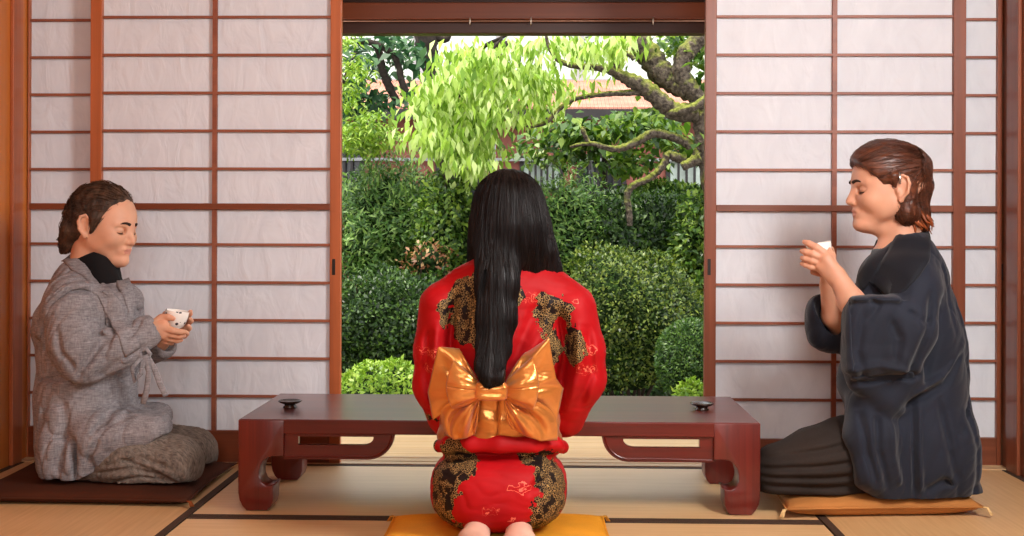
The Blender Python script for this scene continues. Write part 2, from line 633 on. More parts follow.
for s, x in ((1, TX0), (-1, TX1)):
    for y0, y1 in ((TY0 + 0.001, TY0 + 0.085), (TY0 + 0.42, TY0 + 0.505)):
        fr = y0 < TY0 + 0.01
        o = MB().prism(leg_profile(s, x - s * 0.001, 0.003 if fr else 0.041), y0 - (0.003 if fr else 0), y1, 0.0035).build('leg', M['lacq_z'], tb)
        smooth_by_angle(o, 35)
    bracket_mesh(s, x, TY0 + 0.012, TY0 + 0.034, tb)
MB().box(TX0 + 0.02, TX0 + 0.05, TY0 + 0.085, TY0 + 0.42, TZ - 0.085, TZ - 0.041, 0.002).build('side_rail', M['lacq'], tb)
MB().box(TX1 - 0.05, TX1 - 0.02, TY0 + 0.085, TY0 + 0.42, TZ - 0.085, TZ - 0.041, 0.002).build('side_rail', M['lacq'], tb)

# ---------------- lacquer saucers on the table
M['saucer'] = plain('dark_lacquer', (44, 30, 24), 0.22, 0.5, 0.1)
pS = on_z(290, 407.5, TZ)
prof = [(0.0, 0.001), (0.020, 0.0), (0.0215, 0.002), (0.0165, 0.006), (0.017, 0.010), (0.028, 0.014), (0.0345, 0.0185), (0.0352, 0.0205), (0.0338, 0.0215), (0.026, 0.0178), (0.0, 0.0165)]
o = MB().lathe(prof, pS, 40).build('saucer', M['saucer'], None, True)
recenter(o, pS)
tag(o, 'small dark lacquer saucer on the table near the man in grey', 'saucer', 'lacquer saucers')
o2 = o.copy(); COL.objects.link(o2)
o2.location = on_z(702, 410, TZ)
o2['label'] = 'small dark lacquer saucer on the table near the man in the dark blue robe'

# ---------------- floor cushions (zabuton): four corners, puffed, with seams
def cushion(name_label, cs, h, m, tassel=False, z0=0.002, pinch=0.35):
    """cs: four floor corners; superellipse puffed pad"""
    c = sum((Vector(p) for p in cs), Vector()) / 4
    r = empty('floor_cushion', (c.x, c.y, 0.0), name_label, 'cushion', 'floor cushions')
    b = MB()
    n = 36
    def pos(u, v):
        a, b2, c2, d2 = [Vector(p) for p in cs]
        return a * (1 - u) * (1 - v) + b2 * u * (1 - v) + c2 * u * v + d2 * (1 - u) * v
    def sheet(top):
        def fn(u, v):
            uu = u * 2 - 1; vv = v * 2 - 1
            # sides bow in a little between the corners
            ku = 1 - 0.03 * (1 - vv * vv) * abs(uu) ** 4
            kv = 1 - 0.03 * (1 - uu * uu) * abs(vv) ** 4
            p = pos((uu * ku + 1) / 2, (vv * kv + 1) / 2)
            e = ((1 - abs(uu) ** 5) * (1 - abs(vv) ** 5)) ** 0.5
            e *= 0.85 + 0.15 * math.cos(uu * 1.4) * math.cos(vv * 1.4)
            w = 0.06 * math.sin(uu * 9 + vv * 3) * math.sin(vv * 7) * e
            if top:
                return Vector((p.x, p.y, z0 + h * (0.42 + 0.58 * e * (1 + w))))
            return Vector((p.x, p.y, z0 + h * (0.42 - 0.42 * min(1, e * 1.6))))
        return fn
    b.grid(sheet(True), n, n)
    b.grid(sheet(False), n, n)
    bmesh.ops.remove_doubles(b.bm, verts=b.bm.verts, dist=0.0004)
    b.build('pad', m, r, True)
    seam = MB()
    pts = []
    for (u0, v0, u1, v1) in ((0, 0, 1, 0), (1, 0, 1, 1), (1, 1, 0, 1), (0, 1, 0, 0)):
        for k in range(14):
            u = u0 + (u1 - u0) * k / 14; v = v0 + (v1 - v0) * k / 14
            q = sheet(True)(u, v)
            pts.append(Vector((q.x, q.y, z0 + h * 0.42)))
    pts.append(pts[0])
    seam.tube(pts, 0.0028, 6)
    seam.build('seam', m, r, True)
    for p in cs:
        p = Vector(p)
        d = (p - c); d.z = 0; d.normalize()
        a = Vector((p.x, p.y, z0 + h * 0.42))
        tt = MB()
        for k in range(5):
            w = Vector((-d.y, d.x, 0)) * (k - 2) * 0.003
            tt.tube([a - d * 0.006, a + d * 0.010 + w * 0.5, a + d * 0.022 + w + Vector((0, 0, -h * 0.3))], [0.0028, 0.0024, 0.0012], 5)
        tt.build('tassel', M['tassel_' + m.name], r, True)
    return r


def cloth(name, c, var=0.12, rough=0.85, weave=900, sheen=0.0):
    t = NT(name)
    v = t.coord()
    a = t.noise(v, 6, 3)
    b = t.noise(v, weave, 2)
    f = t.math('MULTIPLY_ADD', a, 0.6, t.math('MULTIPLY', b, 0.4))
    lo = tuple(x * (1 - var) for x in c); hi = tuple(min(255, x * (1 + var)) for x in c)
    t.fin(t.ramp(f, [(0.32, lin(lo)), (0.68, lin(hi))]), rough, t.bump(b, 0.25, 0.002), 0.2)
    if sheen:
        t.b.inputs['Sheen Weight'].default_value = sheen
    return t.m


M['c_brown'] = cloth('dark_brown_cushion_cloth', (70, 34, 18))
M['c_ochre'] = cloth('ochre_cushion_cloth', (172, 112, 58))
M['c_gold'] = cloth('golden_cushion_cloth', (222, 150, 36))
M['tassel_dark_brown_cushion_cloth'] = cloth('orange_brown_thread', (128, 66, 30))
M['tassel_ochre_cushion_cloth'] = cloth('cream_thread', (222, 186, 130))
M['tassel_golden_cushion_cloth'] = cloth('gold_thread', (210, 150, 60))
A = on_z(188, 508); B = on_z(236, 469)
Vx = Vector((-0.66, 0.012, 0))
cushion('dark brown floor cushion under the man in grey', [A + Vx, A, B, B + Vx], 0.04, M['c_brown'])
A = on_z(786, 520); B = on_z(984, 517.5)
cushion('ochre floor cushion under the man in the dark blue robe', [A, B, B + Vector((0.012, 0.55, 0)), A + Vector((0.02, 0.55, 0))], 0.062, M['c_ochre'])
A = on_z(394, 514, 0.03); B = on_z(603, 514, 0.03)
A.z = B.z = 0
cushion('golden yellow floor cushion under the woman in the red kimono', [A + Vector((-0.015, -0.56, 0)), B + Vector((0.03, -0.56, 0)), B, A], 0.05, M['c_gold'])
# ------------------------------------------------------------------ sculpting engine: signed distance field -> one continuous surface
def V3(p):
    return np.array((p[0], p[1], p[2]), dtype=np.float32)


class Sculpt:
    def __init__(s, h):
        s.h = h
        s.ops = []

    def cone(s, a, b, ra, rb, k=0.012, sq=None, op='add'):
        s.ops.append((op, 'cone', V3(a), V3(b), ra, rb, k, sq))
        return s

    def chain(s, pts, rs, k=0.012, sq=None, op='add'):
        for i in range(len(pts) - 1):
            s.cone(pts[i], pts[i + 1], rs[i], rs[i + 1], k, sq, op)
        return s

    def ell(s, c, r, R=None, k=0.012, op='add'):
        """R: 3x3 columns = local axes"""
        s.ops.append((op, 'ell', V3(c), r, None if R is None else np.array(R, dtype=np.float32), None, k, None))
        return s

    def sell(s, c, r, R=None, k=0.012, op='add', e=3.5):
        s.ops.append((op, 'sell', V3(c), r, None if R is None else np.array(R, dtype=np.float32), e, k, None))
        return s

    def plane(s, c, n, k=0.006):
        """cut away everything on the side the normal points to"""
        s.ops.append(('cut', 'plane', V3(c), V3(n) / np.linalg.norm(V3(n)), None, None, k, None))
        return s

    def fold(s, pts, w, amp):
        """a valley (amp>0) or ridge (amp<0) along a polyline"""
        for a, b in zip(pts[:-1], pts[1:]):
            s.ops.append(('fold', 'fold', V3(a), V3(b), w, amp, 0, None))
        return s

    def bounds(s):
        lo = np.full(3, 1e9); hi = -lo
        for op, kind, a, b, c, d, k, sq in s.ops:
            if op != 'add':
                continue
            if kind == 'cone':
                f = 1.0 if sq is None else max(1.0, sq[1])
                l = np.minimum(a - c * f, b - d * f); u = np.maximum(a + c * f, b + d * f)
            else:
                m = max(b)
                l = a - m; u = a + m
            lo = np.minimum(lo, l); hi = np.maximum(hi, u)
        return lo - 0.02, hi + 0.02

    def field(s):
        lo, hi = s.bounds()
        h = s.h
        n = np.ceil((hi - lo) / h).astype(int) + 1
        ax = [(lo[i] + h * np.arange(n[i])).astype(np.float32) for i in range(3)]
        f = np.full(n, 0.05, dtype=np.float32)
        for op, kind, a, b, c, d, k, sq in s.ops:
            if kind == 'plane':
                X = [ax[0][:, None, None], ax[1][None, :, None], ax[2][None, None, :]]
                q = (X[0] - a[0]) * b[0] + (X[1] - a[1]) * b[1] + (X[2] - a[2]) * b[2]
                np.maximum(f, q, out=f)
                continue
            if kind == 'cone':
                g = 1.0 if sq is None else max(1.0, sq[1])
                l = np.minimum(a - c * g, b - d * g); u = np.maximum(a + c * g, b + d * g)
                mar = 0.022 + k
            elif kind == 'fold':
                d = d * 1.65
                l = np.minimum(a, b) - 2.2 * c; u = np.maximum(a, b) + 2.2 * c
                l[1] -= 30 * c; u[1] += 30 * c
                mar = 0
            else:
                m = max(b)
                l = a - m; u = a + m
                mar = 0.022 + k
            i0 = np.maximum(0, np.floor((l - mar - lo) / h).astype(int))
            i1 = np.minimum(n, np.ceil((u + mar - lo) / h).astype(int) + 1)
            if np.any(i1 <= i0):
                continue
            sl = tuple(slice(i0[i], i1[i]) for i in range(3))
            P = [ax[0][sl[0]][:, None, None], ax[1][sl[1]][None, :, None], ax[2][sl[2]][None, None, :]]
            if kind in ('cone', 'fold'):
                ba = b - a
                L2 = float(ba @ ba) + 1e-12
                t = ((P[0] - a[0]) * ba[0] + (P[1] - a[1]) * ba[1] + (P[2] - a[2]) * ba[2]) / L2
                np.clip(t, 0, 1, out=t)
                q = [P[i] - a[i] - t * ba[i] for i in range(3)]
                if sq is not None and kind == 'cone':
                    n_, fa = V3(sq[0]), sq[1]
                    n_ = n_ / np.linalg.norm(n_)
                    dn = (q[0] * n_[0] + q[1] * n_[1] + q[2] * n_[2]) * (1.0 / fa - 1.0)
                    q = [q[i] + n_[i] * dn for i in range(3)]
                if kind == 'fold':       # creases follow the outline seen from the front, whatever the exact depth
                    q[1] = q[1] * 0.05
                dist = np.sqrt(q[0] ** 2 + q[1] ** 2 + q[2] ** 2)
                if kind == 'fold':
                    f[sl] += d * np.exp(-(dist / c) ** 2) * (np.minimum(1, 4 * t * (1 - t) + 0.35))
                    continue
                dd = dist - (c + (d - c) * t)
                if sq is not None and sq[1] < 1:
                    dd = dd * sq[1]
            else:
                X = [P[i] - a[i] for i in range(3)]
                if c is not None:
                    X = [X[0] * c[0][j] + X[1] * c[1][j] + X[2] * c[2][j] for j in range(3)]
                if kind == 'sell':
                    e = d
                    k0 = (np.abs(X[0] / b[0]) ** e + np.abs(X[1] / b[1]) ** e + np.abs(X[2] / b[2]) ** e) ** (1.0 / e)
                    dd = (k0 - 1.0) * min(b)
                else:
                    k0 = np.sqrt((X[0] / b[0]) ** 2 + (X[1] / b[1]) ** 2 + (X[2] / b[2]) ** 2)
                    k1 = np.sqrt((X[0] / b[0] ** 2) ** 2 + (X[1] / b[1] ** 2) ** 2 + (X[2] / b[2] ** 2) ** 2)
                    dd = k0 * (k0 - 1.0) / np.maximum(k1, 1e-6)
            g = f[sl]
            if op == 'add':
                hh = np.maximum(k - np.abs(g - dd), 0) / k if k > 0 else 0
                f[sl] = np.minimum(g, dd) - hh * hh * k * 0.25
            elif op == 'sub':
                dd = -dd
                hh = np.maximum(k - np.abs(g - dd), 0) / k if k > 0 else 0
                f[sl] = np.maximum(g, dd) + hh * hh * k * 0.25
        return f, lo, ax

    def mesh(s, warp=None):
        """surface nets; returns (verts, quads)"""
        f, lo, ax = s.field()
        if warp is not None:
            f = warp(f, ax)
        f[0] = f[-1] = 0.05; f[:, 0] = f[:, -1] = 0.05; f[:, :, 0] = f[:, :, -1] = 0.05
        neg = f < 0
        c = np.zeros(tuple(d - 1 for d in f.shape), dtype=np.uint8)
        cor = [(i, j, k) for i in (0, 1) for j in (0, 1) for k in (0, 1)]
        sh = lambda A, o: A[o[0]:A.shape[0] - 1 + o[0], o[1]:A.shape[1] - 1 + o[1], o[2]:A.shape[2] - 1 + o[2]]
        for o in cor:
            c += sh(neg, o)
        act = (c > 0) & (c < 8)
        idx = np.argwhere(act)
        vid = np.full(act.shape, -1, dtype=np.int32)
        vid[act] = np.arange(len(idx))
        val = {o: f[idx[:, 0] + o[0], idx[:, 1] + o[1], idx[:, 2] + o[2]] for o in cor}
        acc = np.zeros((len(idx), 3)); cnt = np.zeros(len(idx))
        for o in cor:
            for a in range(3):
                if o[a] == 0:
                    o2 = list(o); o2[a] = 1; o2 = tuple(o2)
                    v0 = val[o]; v1 = val[o2]
                    m = (v0 < 0) != (v1 < 0)
                    t = np.where(m, v0 / np.where(m, v0 - v1, 1), 0)
                    p = np.tile(np.array(o, dtype=float), (len(idx), 1))
                    p[:, a] = t
                    acc[m] += p[m]; cnt[m] += 1
        verts = lo + (idx + acc / np.maximum(cnt, 1)[:, None]) * s.h
        quads = []
        for a in range(3):
            b, d = (a + 1) % 3, (a + 2) % 3
            s0 = [slice(None)] * 3; s1 = [slice(None)] * 3
            s0[a] = slice(0, -1); s1[a] = slice(1, None)
            n0 = neg[tuple(s0)]; n1 = neg[tuple(s1)]
            e = np.argwhere(n0 != n1)
            ok = (e[:, b] > 0) & (e[:, d] > 0) & (e[:, b] < act.shape[b]) & (e[:, d] < act.shape[d])
            e = e[ok]
            flip = n0[e[:, 0], e[:, 1], e[:, 2]]
            q = []
            for db, dd in ((-1, -1), (0, -1), (0, 0), (-1, 0)):
                w = e.copy(); w[:, b] += db; w[:, d] += dd
                q.append(vid[w[:, 0], w[:, 1], w[:, 2]])
            q = np.stack(q, 1)
            q[~flip] = q[~flip][:, ::-1]
            quads.append(q)
        quads = np.concatenate(quads)
        quads = quads[(quads >= 0).all(1)]
        return verts.astype(np.float32), quads

    def build(s, name, mats, parent=None, relax=2, matfn=None, warp=None, loc=None):
        v, q = s.mesh(warp)
        for _ in range(relax):      # light smoothing along the surface
            nb = np.zeros_like(v); ct = np.zeros(len(v), dtype=np.float32)
            for i in range(4):
                a = q[:, i]; b = q[:, (i + 1) % 4]
                np.add.at(nb, a, v[b]); np.add.at(ct, a, 1)
                np.add.at(nb, b, v[a]); np.add.at(ct, b, 1)
            v = v * 0.5 + 0.5 * nb / np.maximum(ct, 1)[:, None]
        me = bpy.data.meshes.new(name)
        me.vertices.add(len(v)); me.vertices.foreach_set('co', v.ravel())
        me.loops.add(len(q) * 4); me.loops.foreach_set('vertex_index', q.ravel().astype(np.int32))
        me.polygons.add(len(q))
        me.polygons.foreach_set('loop_start', np.arange(0, len(q) * 4, 4, dtype=np.int32))
        me.polygons.foreach_set('loop_total', np.full(len(q), 4, dtype=np.int32))
        me.update(calc_edges=True)
        if matfn is not None:
            cen = v[q].mean(1)
            me.polygons.foreach_set('material_index', matfn(cen).astype(np.int32))
        o = link_mesh(name, me, mats, None, True)
        if parent is not None:
            o.parent = parent
            if parent.parent is None:
                o.matrix_parent_inverse = Matrix.Translation(-Vector(parent.location))
        return o


def part_of(o, parent):
    """child keeps its world-space vertices"""
    o.parent = parent
    o.matrix_parent_inverse = Matrix.Translation(-Vector(parent.location))
    return o


def frame(fwd, up=(0, 0, 1)):
    f = Vector(fwd).normalized()
    s = f.cross(Vector(up)).normalized()
    u = s.cross(f).normalized()
    return f, s, u


def head(S, c, fwd, up, sc, ears=True, male=True):
    """head centred between the ears; returns frame for hair and face colouring"""
    f, s, u = frame(fwd, up)
    c = Vector(c)
    L = lambda a, b, d: c + (f * a + s * b + u * d) * sc
    R = np.array((tuple(f), tuple(s), tuple(u))).T
    z = lambda *r: tuple(x * sc for x in r)
    S.ell(L(-0.004, 0, 0.040), z(0.098, 0.077, 0.087), R, 0.02 * sc)
    S.ell(L(0.035, 0, 0.012), z(0.058, 0.066, 0.085), R, 0.02 * sc)
    S.cone(L(0.045, 0, -0.030), L(0.066, 0, -0.082), 0.050 * sc, 0.026 * sc, 0.02 * sc)
    for e in (-1, 1):
        S.cone(L(0.000, e * 0.052, -0.036), L(0.060, e * 0.013, -0.086), 0.018 * sc, 0.016 * sc, 0.022 * sc)
        S.ell(L(0.022, e * 0.046, -0.024), z(0.042, 0.020, 0.040), R, 0.03 * sc)
        S.ell(L(0.062, e * 0.036, -0.022), z(0.026, 0.024, 0.024), R, 0.018 * sc)       # cheek
        S.ell(L(0.078, e * 0.031, 0.004), z(0.020, 0.0185, 0.014), R, 0.008 * sc, 'sub')    # socket (placed shallow)
        S.ell(L(0.0705, e * 0.031, 0.003), z(0.0165, 0.0185, 0.0125), R, 0.004 * sc)       # eye under the lid
        S.cone(L(0.086, e * 0.012, 0.023), L(0.070, e * 0.046, 0.022), 0.0095 * sc, 0.007 * sc, 0.012 * sc)  # brow
    S.cone(L(0.086, 0, 0.014), L(0.106, 0, -0.026), 0.0085 * sc, 0.0105 * sc, 0.012 * sc)  # nose
    for e in (-1, 1):
        S.ell(L(0.094, e * 0.011, -0.030), z(0.012, 0.0085, 0.0085), R, 0.006 * sc)
    S.ell(L(0.080, 0, -0.056), z(0.018, 0.026, 0.020), R, 0.012 * sc)
    S.ell(L(0.0925, 0, -0.052), z(0.008, 0.021, 0.0058), R, 0.004 * sc)
    S.ell(L(0.0905, 0, -0.063), z(0.008, 0.018, 0.0062), R, 0.003 * sc)
    S.ell(L(0.084, 0, -0.088), z(0.014, 0.018, 0.014), R, 0.014 * sc)
    S.fold([L(0.099, -0.021, -0.0578), L(0.103, 0, -0.0575), L(0.099, 0.021, -0.0578)], 0.0032 * sc, 0.003 * sc)
    for e in (-1, 1):      # crease from nose to mouth corner
        S.cone(L(0.0985, e * 0.019, -0.030), L(0.088, e * 0.027, -0.052), 0.0012 * sc, 0.0012 * sc, 0.004 * sc, None, 'sub')
    if ears:
        for e in (-1, 1):
            f2 = (f * 0.92 - s * e * 0.38).normalized()
            R2 = np.array((tuple(f2), tuple(f2.cross(u)), tuple(u))).T
            E = lambda a, g, o=0.0: L(0, e * 0.078, 0.002) + (f2 * a + u * g + s * e * o) * sc
            S.ell(E(-0.008, 0.004), z(0.018, 0.0065, 0.029), R2, 0.005 * sc)
            rim = [E(0.004, 0.010, .002), E(0.002, 0.026, .004), E(-0.008, 0.034, .006), E(-0.020, 0.028, .008), E(-0.024, 0.012, .009), E(-0.019, -0.010, .008), E(-0.008, -0.024, .005)]
            S.chain(rim, [0.0042 * sc] * 4 + [0.0046 * sc] * 3, 0.003 * sc)
            S.ell(E(-0.004, -0.027, .003), z(0.0085, 0.005, 0.010), R2, 0.004 * sc)
            S.ell(E(-0.006, 0.000, 0.009), z(0.0095, 0.006, 0.015), R2, 0.004 * sc, 'sub')
            S.ell(E(0.004, -0.006, 0.004), z(0.005, 0.005, 0.007), R2, 0.003 * sc)

    def face_mat(P):
        """0 skin, 1 lips"""
        d = (P - np.array(tuple(c))) / sc
        a = d @ np.array(tuple(f)); b = d @ np.array(tuple(s)); g = d @ np.array(tuple(u))
        out = np.zeros(len(P), dtype=np.int32)
        lips = (a > 0.090) & (np.abs(b) < 0.018 - np.abs(g + 0.0575) * 0.6) & (g < -0.0490) & (g > -0.0660)
        out[lips] = 1
        return out
    return L, (f, s, u), face_mat


def brows(L, sc, parent, m, thick=1.0):
    """eyebrows and closed lash lines, each a small mesh of its own on the face"""
    for e in (-1, 1):
        pts = []; rr = []
        for k in range(9):
            t_ = k / 8
            b = 0.013 + 0.034 * t_
            a = 0.0988 - 0.0205 * t_ ** 1.5
            pts.append(L(a, e * b, 0.0235 + 0.0045 * math.sin(math.pi * min(1, t_ * 1.15)) - 0.002 * t_)); rr.append((0.0036 - 0.0022 * t_) * sc * thick)
        part_of(MB().tube(pts, rr, 8).build('eyebrow', m, None, True), parent)
        pts = []; rr = []
        for k in range(11):
            t_ = k / 10
            b = 0.0165 + 0.029 * t_
            x = (b - 0.031) / 0.0185
            a = 0.0705 + 0.0165 * math.sqrt(max(0.02, 1 - x * x - 0.2)) + 0.0008
            pts.append(L(a, e * b, -0.0028 - 0.0025 * (1 - x * x))); rr.append(0.0013 * sc * (0.6 + 0.6 * math.sin(math.pi * t_)))
        part_of(MB().tube(pts, rr, 6).build('eyelashes', m, None, True), parent)


def skin(name, c, red=(200, 110, 84)):
    t = NT(name)
    v = t.coord()
    n = t.noise(v, 14, 4)
    f = t.noise(v, 220, 2)
    lo = tuple(x * 0.94 for x in c)
    m = t.ramp(n, [(0.3, lin(lo)), (0.7, lin(c))])
    t.fin(m, 0.48, t.bump(f, 0.06, 0.002), 0.4)
    t.b.inputs['Subsurface Weight'].default_value = 0.12
    t.b.inputs['Subsurface Radius'].default_value = (1.0, 0.35, 0.2)
    t.b.inputs['Subsurface Scale'].default_value = 0.01
    return t.m


def hair_mat(name, c0, c1, axis=(120, 120, 6), rot=(0, 0, 0), rough=0.36, spec=0.4):
    t = NT(name)
    v = t.coord(axis, rot)
    n = t.noise(v, 1.0, 3, 0.6, 0.4)
    v2 = t.coord(tuple(a * 0.3 for a in axis), rot)
    n2 = t.noise(v2, 1.0, 2)
    f = t.math('MULTIPLY_ADD', n, 0.6, t.math('MULTIPLY', n2, 0.4))
    t.fin(t.ramp(f, [(0.35, lin(c0)), (0.7, lin(c1))]), rough, t.bump(n, 0.5, 0.004), spec)
    t.b.inputs['Anisotropic'].default_value = 0.5
    return t.m


M['skin_f'] = skin('fair_skin', (232, 186, 164))
M['skin_m'] = skin('tan_skin', (216, 160, 130))
M['skin_y'] = skin('warm_skin', (210, 154, 126))
M['lips'] = plain('lips', (198, 132, 112), 0.5, 0.4, 0.04)
M['brow'] = plain('brow_hair', (46, 32, 26), 0.7, 0.2, 0.1)


from mathutils.bvhtree import BVHTree


def bvh_of(o):
    me = o.data
    mw = Matrix.Identity(4)
    vs = [v.co.copy() for v in me.vertices]
    return BVHTree.FromPolygons(vs, [tuple(p.vertices) for p in me.polygons])


def ribbon_on(trees, pts, D, width, thick, lift=0.001, sub=6, taper=None, fold_in=0.0):
    """cloth band laid on a garment: pts are (px, py) seen from the front; returns a bmesh builder"""
    if not isinstance(trees, (list, tuple)):
        trees = [trees]
    P = []
    for i in range(len(pts) - 1):
        for k in range(sub):
            u = k / sub
            P.append((pts[i][0] * (1 - u) + pts[i + 1][0] * u, pts[i][1] * (1 - u) + pts[i + 1][1] * u))
    P.append(pts[-1])
    C, Nn = [], []
    for px, py in P:
        r = ray(px, py).normalized()
        best = None
        for tr in trees:
            h = tr.ray_cast(CAM, r)
            if h[0] is not None and (best is None or h[3] < best[2]):
                best = (h[0], h[1], h[3])
        if best is None:
            C.append(at(px, py, D) if not C else at(px, py, (C[-1] - CAM).dot(FW))); Nn.append(-r)
        else:
            n = best[1]
            if n.dot(r) > 0:
                n = -n
            C.append(best[0]); Nn.append(n)
    for _ in range(6):
        N2 = [Nn[0]] + [(Nn[i - 1] + Nn[i] * 2 + Nn[i + 1]).normalized() for i in range(1, len(Nn) - 1)] + [Nn[-1]]
        C2 = [C[0]] + [(C[i - 1] + C[i] * 2 + C[i + 1]) / 4 for i in range(1, len(C) - 1)] + [C[-1]]
        Nn, C = N2, C2
    m = MB()
    rows = []
    n = len(C)
    for i in range(n):
        t = (C[min(i + 1, n - 1)] - C[max(i - 1, 0)]).normalized()
        s = t.cross(Nn[i]).normalized()
        w = width * (taper(i / (n - 1)) if taper else 1.0) / 2
        b = Nn[i]
        row = []
        for (a, h) in ((-1, -0.6), (-1.0, 0.6), (-0.8, 1.0), (0, 1.0), (0.8, 1.0), (1.0, 0.6), (1, -0.6)):
            q = C[i] + s * (w * a)
            # follow the cloth under it
            nr = None
            for tr in trees:
                h0 = tr.find_nearest(q)
                if h0[0] is not None and (nr is None or h0[3] < nr[1]):
                    nr = (h0[0], h0[3])
            if nr is not None and nr[1] < width:
                q = q + b * ((nr[0] - q).dot(b))
            row.append(m.bm.verts.new(q + b * (lift + thick * h)))
        rows.append(row)
    k = len(rows[0])
    for A, B_ in zip(rows, rows[1:]):
        for j in range(k):
            m.bm.faces.new((A[j], A[(j + 1) % k], B_[(j + 1) % k], B_[j]))
    m.bm.faces.new(list(reversed(rows[0]))); m.bm.faces.new(rows[-1])
    return m


def strands_on(o, flow, n, length, rad, mats, parent, name='loose_strands', steps=7, keep=None, lift=0.0006, stray=0.002):
    """fine hairs that follow a hair surface along a flow direction"""
    tr = bvh_of(o)
    me = o.data
    nv = len(me.vertices)
    b = bmesh.new()
    cnt = 0; tries = 0
    while cnt < n and tries < n * 6:
        tries += 1
        v = me.vertices[random.randrange(nv)]
        p = v.co.copy()
        if keep is not None and not keep(p):
            continue
        cnt += 1
        L = length * random.uniform(0.5, 1.3)
        ds = L / steps
        off = lift + random.random() ** 3 * stray
        pts = []
        nrm = v.normal.copy()
        for k in range(steps + 1):
            pts.append(p + nrm * off)
            f = flow(p)
            f = f - nrm * f.dot(nrm)
            if f.length < 1e-4:
                break
            q = p + f.normalized() * ds
            h = tr.find_nearest(q)
            if h[0] is None:
                break
            if h[3] > ds * 0.8:
                pts.append(q + nrm * off * 0.5)
                break
            p, nrm = h[0], h[1]
        if len(pts) < 3:
            continue
        r0 = rad * random.uniform(0.6, 1.2)
        rings = []
        for i, c in enumerate(pts):
            t = (pts[min(i + 1, len(pts) - 1)] - pts[max(i - 1, 0)])
            t.normalize()
            a = t.orthogonal().normalized(); d = t.cross(a)
            r = r0 * (0.25 + 0.75 * math.sin(math.pi * min(1, 0.15 + 0.85 * (1 - i / (len(pts) - 1)))) ) if i else r0 * 0.4
            rings.append([b.verts.new(c + a * (r * math.cos(x)) + d * (r * math.sin(x))) for x in (0, 2.094, 4.189)])
        for A, B_ in zip(rings, rings[1:]):
            for j in range(3):
                b.faces.new((A[j], A[(j + 1) % 3], B_[(j + 1) % 3], B_[j]))
    m2 = bpy.data.meshes.new(name)
    b.to_mesh(m2); b.free()
    s = link_mesh(name, m2, mats, None, True)
    part_of(s, parent)
    return s


def rumple(amp, fr=1.0, seed=0):
    """irregular cloth surface: warped sine creases"""
    r = np.random.default_rng(seed)
    W_ = r.normal(size=(6, 3)) * 30 * fr
    ph = r.uniform(0, 6.28, 6)
    def fn(f, ax):
        X = ax[0][:, None, None]; Y = ax[1][None, :, None]; Z = ax[2][None, None, :]
        n1 = np.sin(W_[0, 0] * X + W_[0, 1] * Y + W_[0, 2] * Z + ph[0])
        n2 = np.sin(W_[1, 0] * X + W_[1, 1] * Y + W_[1, 2] * Z + ph[1] + 1.3 * n1)
        a = np.sin(W_[2, 0] * 1.6 * X + W_[2, 1] * 1.6 * Y + W_[2, 2] * 1.6 * Z + ph[2] + 1.8 * n2)
        c = np.sin(W_[3, 0] * 2.6 * X + W_[3, 1] * 2.6 * Y + W_[3, 2] * 2.6 * Z + ph[3] + 2.2 * n1 + 1.1 * a)
        return f + (amp * (0.55 * (1 - np.abs(a)) ** 2 * 2 + 0.45 * (1 - np.abs(c)) ** 2 * 2 - 0.5)).astype(np.float32)
    return fn
# ------------------------------------------------------------------ woman in the red kimono, kneeling with her back to us
D1 = 3.10
S1 = F / D1
q1 = lambda px, py, dy=0.0: at(px, py, D1 + dy)
r1 = lambda px: px / S1

t = NT('red_kimono_silk')
v = t.coord()
jit = t.noise(v, 26, 3, 0.6, 0.0, 'Color')
vm = t.new('ShaderNodeVectorMath', operation='MULTIPLY_ADD')
t.link(jit, vm.inputs[0]); vm.inputs[1].default_value = (0.07, 0.07, 0.07); t.link(v, vm.inputs[2])
wv = vm.outputs[0]
spots = [(470, 297, 0.066, -.1), (468, 322, 0.066, -.1), (458, 310, .056, -.1), (447, 300, .02, -.1), (438, 372, 0.022, -.1), (554, 312, 0.05, -.1), (561, 330, 0.045, -.1), (566, 350, 0.056, -.1), (580, 332, 0.03, 0), (582, 358, .018, 0), (556, 362, .035, -.1),
         (451, 470, 0.070, -.1), (468, 476, .042, -.1), (444, 505, 0.05, -.1), (466, 492, .028, -.1), (460, 520, .03, -.1), (551, 478, 0.062, -.1), (542, 508, 0.068, -.1), (524, 497, .022, -.1), (524, 515, .022, -.1), (530, 459, 0.026, -.1), (566, 500, .05, 0), (432, 445, .025, 0), (438, 412, .03, 0.02), (517, 296, .02, -.1)]
cur = None
for px, py, rad, dy in spots:
    p = q1(px, py, dy)
    dn = t.new('ShaderNodeVectorMath', operation='DISTANCE')
    t.link(wv, dn.inputs[0]); dn.inputs[1].default_value = (p.x + .035, p.y + .035, p.z + .035)
    g = t.math('SUBTRACT', dn.outputs['Value'], rad)
    cur = g if cur is None else t.math('MINIMUM', cur, g)
inside = t.math('LESS_THAN', cur, 0.0)
# gold outlines of small petals on the black patches
cell = t.voro(v, 190, 'DISTANCE_TO_EDGE')
line = t.math('LESS_THAN', cell, 0.06)
big = t.noise(v, 38, 2)
goldmask = t.math('MULTIPLY', line, t.math('GREATER_THAN', big, 0.44))
patch = t.mix(goldmask, lin((26, 14, 12)), lin((176, 142, 88)))
